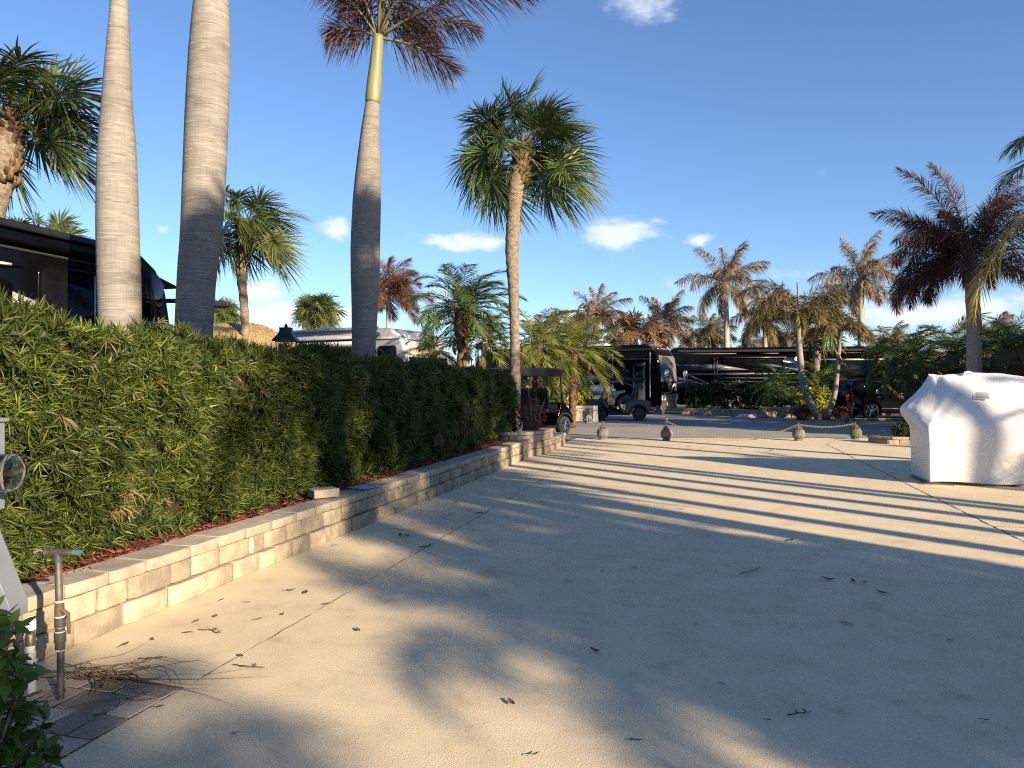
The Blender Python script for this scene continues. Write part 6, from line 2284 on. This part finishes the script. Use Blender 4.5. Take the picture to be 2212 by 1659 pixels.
# knots, vent, tie band, base frame
mb = MB()
mb.tube([(.62, .50, 1.73), (.66, .50, 1.79), (.72, .50, 1.80), (.80, .52, 1.77)], [.012, .018, .016, .008], n=6)
obj('wrap_knots', mb, MT['wrap'], s, smooth='all')
vx, vz = .78, 1.42
vy = float(front_y(1.42, vx)) - .010
vt = thing('vent', None, None, (vx, vy, vz))
vt.parent = s
vt.rotation_euler = (R(-40), 0, R(-16))
mb = MB()
mb.box((0, 0, 0), (.23, .012, .15))
obj('vent_plate', mb, MT['white'], vt, bevel=.004)
mb = MB()
for i in range(5):
    mb.box((.01, -.008, -.045 + .022 * i), (.17, .006, .005))
obj('vent_slots', mb, MT['dk_grey'], vt)
mb = MB()
mb.tube([(-.02, -.03, .035), (-.02, .5, .03), (0, .98, .03)], .02, n=6)
mb.tube([(-.02, -.03, .035), (.2, -.03, .02), (.35, -.04, .01)], .012, n=6)
obj('tie_strap', mb, MT['pipe_dark'], s, smooth=True)
mb = MB()
mb.box((3.0, .1, .03), (3.6, .1, .05))
mb.box((1.25, .12, .055), (.1, .14, .09))
mb.box((2.6, .9, .03), (3.8, .1, .05))
obj('base_frame', mb, MT['wood'], s, bevel=.004)

# ---- fallen leaves and strands
def dead_leaf(loc, L, rz, curl=.3, mat='leaf_dead', w=.4):
    n_ = 7
    V, Fs = [], []
    for i in range(n_):
        f = i / (n_ - 1)
        x = (f - .5) * L
        ww = w * L * math.sin(PI * (f * .92 + .06)) ** .8 * .5
        zc_ = .006 + curl * L * (2 * f - 1) ** 2 * .35
        for j in (-1, 0, 1):
            V.append((x, j * ww, zc_ + abs(j) * ww * curl))
    for i in range(n_ - 1):
        for j in (0, 1):
            a_ = i * 3 + j
            Fs.append((a_, a_ + 3, a_ + 4, a_ + 1))
    mb = MB()
    mb.add(V, Fs)
    mb.tube([(-L * .5, 0, .012), (-L * .8, .01, .006)], .0015, n=4)
    return obj('fallen_leaf', mb, MT[mat], loc=(loc[0], loc[1], .004), rz=rz, smooth='all')


rng = np.random.default_rng(101)
LP = [(1285, 1410, .075), (1790, 1255, .12), (1843, 1258, .07), (1868, 1261, .06), (1905, 1283, .11), (1825, 1348, .075), (1105, 1523, .07), (773, 1364, .06), (865, 1158, .10), (880, 1160, .10),
      (1155, 1658 - 24, .05), (960, 1120, .06), (706, 1308, .07), (660, 1282, .09), (628, 1278, .07), (535, 1303, .05), (465, 1335, .05), (405, 1370, .06), (985, 1086, .07), (1036, 1110, .10),
      (1230, 1078, .06), (1170, 1085, .06), (1370, 1229, .05), (1065, 1060, .06), (1710, 1170, .10), (1175, 1058, .06), (1225, 1256, .06), (1095, 1118, .05), (720, 1180, .05), (1300, 1235, .05),
      (520, 1420, .05), (1470, 1100, .08), (1665, 975, .16), (1600, 970, .12), (1490, 965, .12), (1430, 985, .1), (1212, 1010, .06), (1240, 985, .08), (1150, 1030, .06), (955, 1075, .05),
      (270, 1395, .07), (330, 1385, .06), (425, 1345, .05), (480, 1298, .04), (560, 1340, .06), (610, 1330, .05), (345, 1530, .05), (505, 1590, .04), (1560, 1480, .035), (1660, 1560, .03), (2050, 1385, .04),
      (1940, 1520, .03), (2130, 1560, .035), (1500, 1350, .03)]
for u, v, L in LP:
    p = G(u, v)
    o = dead_leaf(p, L * rng.uniform(.8, 1.1), rng.uniform(0, 6.28), rng.uniform(.1, .6), w=rng.uniform(.25, .5))
    tag(o, 'small dry brown leaf lying on the tan driveway', 'leaf', 'dry leaves scattered on the driveway')
TW = [((1600, 1240), .30, 'long curly dry tendril lying in the middle of the driveway'), ((1700, 1547), .13, 'dark dead twig with shrivelled leaflets at the lower right of the driveway'),
      ((430, 1362), .20, 'crossed reddish twig near the low wall on the driveway'), ((505, 1438), .2, 'thin dark twig lying across the driveway joint at the front'),
      ((300, 1425), .16, 'curved thin twig beside the paver patch'), ((1700, 1168), .12, 'small dark twig in the striped shadows of the driveway'),
      ((905, 1183), .16, 'short dark twig on the joint at the left of the driveway'), ((1360, 1600), .06, 'small bent pale stem near the bottom of the driveway')]
for (u, v), L, lab in TW:
    p = G(u, v)
    mb = MB()
    a0 = rng.uniform(-.4, .4)
    P = [np.array([0, 0, .006])]
    for k in range(9):
        a0 += rng.uniform(-.1, .45) if L > .25 else rng.uniform(-.3, .3)
        P.append(P[-1] + np.array([math.cos(a0), math.sin(a0), 0]) * L / 9 + np.array([0, 0, rng.uniform(-.002, .004)]))
    for q_ in P:
        q_[2] = max(q_[2], .005)
    mb.tube(P, np.linspace(.004, .0018, len(P)), n=5)
    for k in range(3 if L < .25 else 1):
        i = rng.integers(1, 8)
        b = P[i]
        a1 = rng.uniform(0, 6.28)
        mb.tube([b, b + np.array([math.cos(a1), math.sin(a1), .15]) * L * .12, b + np.array([math.cos(a1 + .3), math.sin(a1 + .3), .2]) * L * .22], [.003, .005, .001], n=5, flat=.4)
    tag(obj('fallen_twig', mb, MT['twig_dead'], smooth=True, loc=(p.x, p.y, .002), rz=rng.uniform(-.3, .3)), lab, 'twig', 'twigs lying on the driveway')
# tangle of frond strands over the pavers
for k, (u, v, n_, lab) in enumerate(((235, 1465, 30, 'tangle of dry brown palm strands lying at the paver edge'), (175, 1540, 12, 'thin dry strands scattered over the pavers'))):
    p = G(u, v)
    mb = MB()
    for i in range(n_):
        a0 = rng.normal(-.35, .35) if k == 0 else rng.uniform(0, 6.28)
        L = rng.uniform(.25, .75) if k == 0 else rng.uniform(.1, .35)
        cv = rng.uniform(-1.1, 1.1)
        x0 = np.array([rng.normal(-.12, .12), rng.normal(0, .06), 0]) if k == 0 else np.array([rng.uniform(-.35, .3), rng.uniform(-.3, .25), 0])
        P = []
        for t in np.linspace(0, 1, 8):
            P.append(x0 + np.array([math.cos(a0 + cv * t) * L * t, math.sin(a0 + cv * t) * L * t, .018 + (.05 * math.sin(PI * t) * rng.random() if k == 0 else .004)]))
        mb.tube(P, np.linspace(rng.uniform(.003, .009), .001, 8), n=4, flat=.5)
    if k == 0:
        for xx, cv in ((.0, -.25), (.05, .12)):
            P = [np.array([xx + .85 * t, -.05 - .1 * t + cv * t * t, .012]) for t in np.linspace(0, 1, 10)]
            mb.tube(P, np.linspace(.004, .001, 10), n=4)
    tag(obj('frond_strands', mb, MT['twig_dead' if k else 'straw'], loc=(p.x, p.y, .012)), lab, 'palm debris')

# ================================================================ TREES BEYOND THE FRAME THAT SHADE THE PLACE
def shade_sabal(s_, t_, h, rad_, lab, n_=34, seed=0, wind=(.2, 0, 0)):
    p = SH(s_, t_)
    return sabal('sabal_palm', lab, (p.x, p.y, 0), [(p.x, p.y, 0), (p.x + .1, p.y, h * .5), (p.x, p.y, h)], [.19, .17, .16], rad_, n_, 'sab_leaf', seed=seed, m=26, bootn=20, boot_len=.8, nseg=2,
                 split=False, wind=wind if s_ != 4.0 else (-.35, 0, 0), lo=-.9, lwk=1.3, group='palms standing right of the photographer')


def shade_royal(s_, t_, h, fl, lab, n_=16, seed=0, tr=.16):
    p = SH(s_, t_)
    return royal('royal_palm', lab, (p.x, p.y, 0), [(p.x, p.y, 0), (p.x, p.y, h * .5), (p.x, p.y, h - .9)], [tr, tr * .9, tr * .75], .9, n_, 'brown_frond', 'royal', seed=seed, nleaf=90, ll=fl / 4.2, lw=.03,
                 wind=(.2, 0, 0), n=12, group='palms standing right of the photographer')


LABS = 'palm standing to the right of the photographer, outside the photo'
# (kind, s, t, height, size)
SHADE = [
    ('d', 3.4, 13, 3.8, 1.4), ('d', 4.6, 14, 3.9, 1.7), ('d', 5.8, 14.5, 4.4, 1.8), ('d', 4.2, 12.5, 3.3, 1.6), ('d', 5.3, 12.5, 3.3, 1.6), ('d', 6.2, 13, 3.3, 1.4), ('d', 5.1, 16, 5.6, 1.8), ('d', 6.2, 10, 2.6, 1.4),
    ('s', 7.1, 8.6, 5.4, 1.9), ('s', 5.9, 10.2, 7.0, 2.2), ('s', 4.0, 9.4, 7.6, 1.9), ('r', 3.8, 18, 6.8, 2.0), ('s', 6.0, 11.5, 8.8, 2.2), ('s', 6.5, 9.0, 6.4, 1.6),
    ('r', 7.3, 9.0, 6.6, 2.2), ('r', 8.1, 9.4, 7.0, 2.2), ('r', 9.1, 9.0, 6.6, 2.3), ('r', 9.9, 9.6, 7.2, 2.3), ('r', 10.75, 9.2, 6.6, 2.2), ('r', 11.1, 9.8, 7.4, 2.2),
    ('r', 12.9, 14, 8.0, 2.0), ('r', 14.6, 12, 8.2, 2.2), ('d', 14.3, 9, 3.7, 1.6), ('r', 23.2, 6, 9.4, 2.4), ('s', 24.5, 5, 8, 2.4), ('r', 27, 5, 9, 2.4),
    ('d', -.6, 14, 4.0, 1.5), ('d', -2.0, 13, 3.8, 1.8), ('d', .35, 15.0, 4.2, 1.3), ('d', 28.7, -2.5, 2.7, 2.0), ('d', 31, -3, 2.6, 2.0), ('d', 33.2, -3, 3.6, 2.0), ('d', 35, -3, 3.8, 2.0), ('d', 36.8, -3, 3.8, 2.0),
]
for i, (k, s_, t_, h_, z_) in enumerate(SHADE):
    h_ += (math.tan(SUN_EL) - .249) * (t_ + {'d': 3 if t_ > 0 else 9, 's': 10, 'r': 13}[k])
    if k == 's':
        shade_sabal(s_, t_, h_, z_, 'green fan ' + LABS, seed=200 + i)
    elif k == 'r':
        shade_royal(s_, t_, h_, z_, 'brown feather ' + LABS, seed=200 + i)
    else:
        p = SH(s_, t_)
        date('date_palm', 'green date ' + LABS, (p.x, p.y, 0), [(p.x, p.y, 0), (p.x, p.y, h_ * .5), (p.x, p.y, h_)], [.13, .13, .15], 40, z_, 'date_leaf', seed=200 + i, nleaf=100, ll=.42, lw=.024,
             wind=(.2, 0, 0), split=False, hi=1.45, lo=-1.0, droop=1.4, bootn=0, group='palms standing right of the photographer')

# broad-leaved trees round the lot, behind and right of the photographer
rng = np.random.default_rng(300)
tr = thing('broadleaf_tree', 'dark round broad-leaved tree standing outside the photo around the lot', 'tree', (18.8, 17.5, 0), 0, 'trees around the lot outside the photo')
mb = MB()
for cx_, cy_, cz_, r_ in ((0, 0, 4.8, 2.3), (1.1, .5, 3.6, 1.9), (-1.1, -.4, 3.5, 1.9), (.2, -1.2, 3.2, 1.7), (0, 1.2, 3.4, 1.8)):
    bush(mb, (cx_, cy_, cz_), r_, r_, r_ * .85, 650, 7, .30, .13, rng, (20, 95), .55, .3, .2, 2)
obj('crown', mb, MT['darkshrub'], tr)
mb = MB()
mb.tube([(0, 0, 0), (.05, 0, 1.6), (0, .05, 3.2)], [.22, .17, .12], n=10)
for k in range(6):
    mb.tube([(0, 0, 1.7 + .2 * k), (.6 * math.cos(k), .6 * math.sin(k), 2.8 + .2 * k), (1.4 * math.cos(k), 1.4 * math.sin(k), 3.8)], [.10, .07, .03], n=6)
obj('trunk', mb, MT['twig'], tr, smooth=True)
for x, y in ((31, 30), (36, 24), (30, -22), (20, -34), (8, -40), (-6, -42), (-20, -38), (-30, -28), (38, -10), (42, 4), (26, 2), (33, -16), (14, -38), (1, -42), (-13, -42)):
    c = copy_tree(tr)
    c.location = (x, y, 0)
    c.rotation_euler = (0, 0, rng.uniform(0, 6))
    k = rng.uniform(.9, 1.15)
    c.scale = (k, k, k)

bh = thing('horizon_screen_hedge', 'tall dark hedge ring added out of view to block the horizon glow', 'hedge', (0, 0, 0))
mb, mc = MB(), MB()
PH = np.array([(-60, 20), (-52, -22), (-30, -42), (0, -48), (28, -42), (48, -20), (56, 8), (62, 40)], float)  # unseen ring added to keep bright horizon sky out of glossy paint
for i in range(len(PH) - 1):
    a0, b0 = PH[i], PH[i + 1]
    L_ = np.linalg.norm(b0 - a0)
    ex = (b0 - a0) / L_
    mc.box((*((a0 + b0) / 2), 2.1), (L_ + .6, 1.3, 4.2), math.atan2(ex[1], ex[0]))  # solid dark box fills the added hedge, no boughs inside
    n = int(L_ * 55)
    t = rng.random(n)
    side = np.array([-ex[1], ex[0]])
    if side @ (-(a0 + b0) / 2) < 0:
        side = -side
    C = np.c_[a0 + (b0 - a0) * t[:, None] + side * rng.uniform(.6, .95, (n, 1)), rng.uniform(0, 4.6, n)]
    rosettes(mb, C, np.repeat(np.array([[*side, .3]]), n, 0), 6, .34, .13, rng, (20, 90), .2, 2, .2)
obj('foliage', mb, MT['darkshrub'], bh)
obj('dark_core', mc, MT['hedge_core'], bh)

# ================================================================ WORLD, SUN, CAMERA
world = bpy.data.worlds.new('World')
scene.world = world
world.use_nodes = True
wt = world.node_tree
for n_ in list(wt.nodes):
    wt.nodes.remove(n_)


class WN(NT):
    def __init__(self):
        self.t = wt


wn = WN()
out = wn.n('ShaderNodeOutputWorld')
bg = wn.n('ShaderNodeBackground')
sky = wn.n('ShaderNodeTexSky', sky_type='NISHITA')
sky.sun_disc = False
sky.sun_elevation = SUN_EL
sky.sun_rotation = SUN_AZ
sky.air_density = 1.0
sky.dust_density = SKY_DUST
sky.ozone_density = 2.2
bg.inputs['Strength'].default_value = SKY_STR
tc = wn.n('ShaderNodeTexCoord')
sep = wn.n('ShaderNodeSeparateXYZ')
wn.l(tc.outputs['Generated'], sep.inputs[0])
yy = math_n(wn, 'MAXIMUM', sep.outputs['Y'], .02)
gx = math_n(wn, 'DIVIDE', sep.outputs['X'], yy)
gz = math_n(wn, 'DIVIDE', sep.outputs['Z'], yy)
cmb = wn.n('ShaderNodeCombineXYZ')
wn.l(gx, cmb.inputs[0])
wn.l(gz, cmb.inputs[1])
P0 = cmb.outputs[0]
# ragged edges
nz = wn.n('ShaderNodeTexNoise')
nz.inputs['Scale'].default_value = 9
nz.inputs['Detail'].default_value = 7
nz.inputs['Roughness'].default_value = .6
mp = wn.n('ShaderNodeMapping')
mp.inputs['Scale'].default_value = (1, 1.8, 1)
wn.l(P0, mp.inputs[0])
wn.l(mp.outputs[0], nz.inputs['Vector'])
nv = wn.n('ShaderNodeVectorMath', operation='SUBTRACT')
wn.l(nz.outputs['Color'], nv.inputs[0])
nv.inputs[1].default_value = (.5, .5, .5)
ns = wn.n('ShaderNodeVectorMath', operation='MULTIPLY')
wn.l(nv.outputs[0], ns.inputs[0])
ns.inputs[1].default_value = (.10, .05, 0)
pv = wn.n('ShaderNodeVectorMath', operation='ADD')
wn.l(P0, pv.inputs[0])
wn.l(ns.outputs[0], pv.inputs[1])
PV = pv.outputs[0]
CL = [(1398, 8, 85, 42, .55), (725, 490, 44, 20, .75), (1000, 516, 105, 16, .85), (1338, 500, 80, 34, .9), (1490, 517, 27, 15, .8), (560, 625, 52, 32, .9), (610, 682, 170, 30, 1.0),
      (375, 488, 22, 14, .55), (955, 640, 70, 26, .5), (993, 178, 28, 12, .3), (1715, 35, 20, 14, .2), (1770, 370, 30, 12, .12), (1420, 480, 30, 9, .4), (650, 515, 40, 14, .3),
      (1980, 678, 190, 34, .85), (1900, 640, 110, 24, .6), (2100, 660, 120, 40, .75), (1640, 680, 120, 45, .6), (1480, 610, 70, 22, .35), (1250, 690, 140, 30, .5), (740, 690, 60, 30, .8),
      (1000, 690, 120, 34, .5), (1750, 600, 120, 20, .3), (2200, 640, 60, 30, .5), (500, 690, 60, 30, .7), (130, 140, 30, 20, .12), (1400, 720, 160, 26, .5), (1850, 735, 260, 26, .6)]
acc = None
for u, v, a_, b_, k_ in CL:
    sb = wn.n('ShaderNodeVectorMath', operation='SUBTRACT')
    wn.l(PV, sb.inputs[0])
    sb.inputs[1].default_value = ((u - CX) / F, (CY - v) / F, 0)
    ml_ = wn.n('ShaderNodeVectorMath', operation='MULTIPLY')
    wn.l(sb.outputs[0], ml_.inputs[0])
    ml_.inputs[1].default_value = (F / a_, F / b_, 0)
    dt = wn.n('ShaderNodeVectorMath', operation='DOT_PRODUCT')
    wn.l(ml_.outputs[0], dt.inputs[0])
    wn.l(ml_.outputs[0], dt.inputs[1])
    ex = math_n(wn, 'MULTIPLY', math_n(wn, 'EXPONENT', math_n(wn, 'MULTIPLY', dt.outputs['Value'], -1.1)), k_ * 1.25)
    acc = ex if acc is None else math_n(wn, 'MAXIMUM', acc, ex)
n2 = wn.n('ShaderNodeTexNoise')
n2.inputs['Scale'].default_value = 26
n2.inputs['Detail'].default_value = 7
n2.inputs['Roughness'].default_value = .62
wn.l(mp.outputs[0], n2.inputs['Vector'])
tex = wn.n('ShaderNodeMapRange')
tex.inputs['From Min'].default_value = .30
tex.inputs['From Max'].default_value = .66
tex.inputs['To Min'].default_value = -.22
tex.inputs['To Max'].default_value = .16
wn.l(n2.outputs['Fac'], tex.inputs['Value'])
msk = wn.n('ShaderNodeMapRange', interpolation_type='SMOOTHSTEP')
msk.inputs['From Min'].default_value = .14
msk.inputs['From Max'].default_value = .95
wn.l(math_n(wn, 'ADD', acc, tex.outputs[0]), msk.inputs['Value'])
front = wn.n('ShaderNodeMapRange')
front.inputs['From Min'].default_value = .05
front.inputs['From Max'].default_value = .15
wn.l(sep.outputs['Y'], front.inputs['Value'])
mask = math_n(wn, 'MULTIPLY', msk.outputs[0], math_n(wn, 'MULTIPLY', front.outputs[0], .8))
# grey undersides: second lookup a little lower
ccol = ramp(wn, tex.outputs[0], [(.0, (CLOUD * .80, CLOUD * .84, CLOUD * .93)), (1.0, (CLOUD * 1.06, CLOUD * 1.02, CLOUD * .97))])
skyc = mixc(wn, 1.0, sky.outputs[0], SKY_TINT, 'MULTIPLY')
col = mixc(wn, mask, skyc, ccol)
wn.l(col, bg.inputs['Color'])
wn.l(bg.outputs[0], out.inputs['Surface'])

sun = bpy.data.lights.new('sun', 'SUN')
sun.energy = SUN_STR
sun.angle = R(.55)
sun.color = SUN_COL
so = bpy.data.objects.new('sun', sun)
COL.objects.link(so)
dv = Vector((SD.x * math.cos(SUN_EL), SD.y * math.cos(SUN_EL), math.sin(SUN_EL)))
so.rotation_euler = dv.to_track_quat('Z', 'Y').to_euler()
so.location = (20, -20, 15)

cam = bpy.data.cameras.new('camera')
cam.sensor_width = 36
cam.lens = 36 * F / 2212
cam.clip_end = 5000
cam.clip_start = .05
co = bpy.data.objects.new('camera', cam)
COL.objects.link(co)
co.location = (0, 0, H)
co.rotation_euler = (R(90), 0, 0)
scene.camera = co
scene.view_settings.view_transform = 'Standard'
scene.view_settings.look = 'None'
scene.view_settings.exposure = EXPO
scene.view_settings.gamma = 1
scene.cycles.filter_width = 1.15
scene.cycles.use_denoising = False
scene.cycles.use_adaptive_sampling = False
scene.cycles.sample_clamp_indirect = 4
scene.cycles.max_bounces = 6
scene.cycles.transparent_max_bounces = 8
scene.cycles.caustics_reflective = False
scene.cycles.caustics_refractive = False
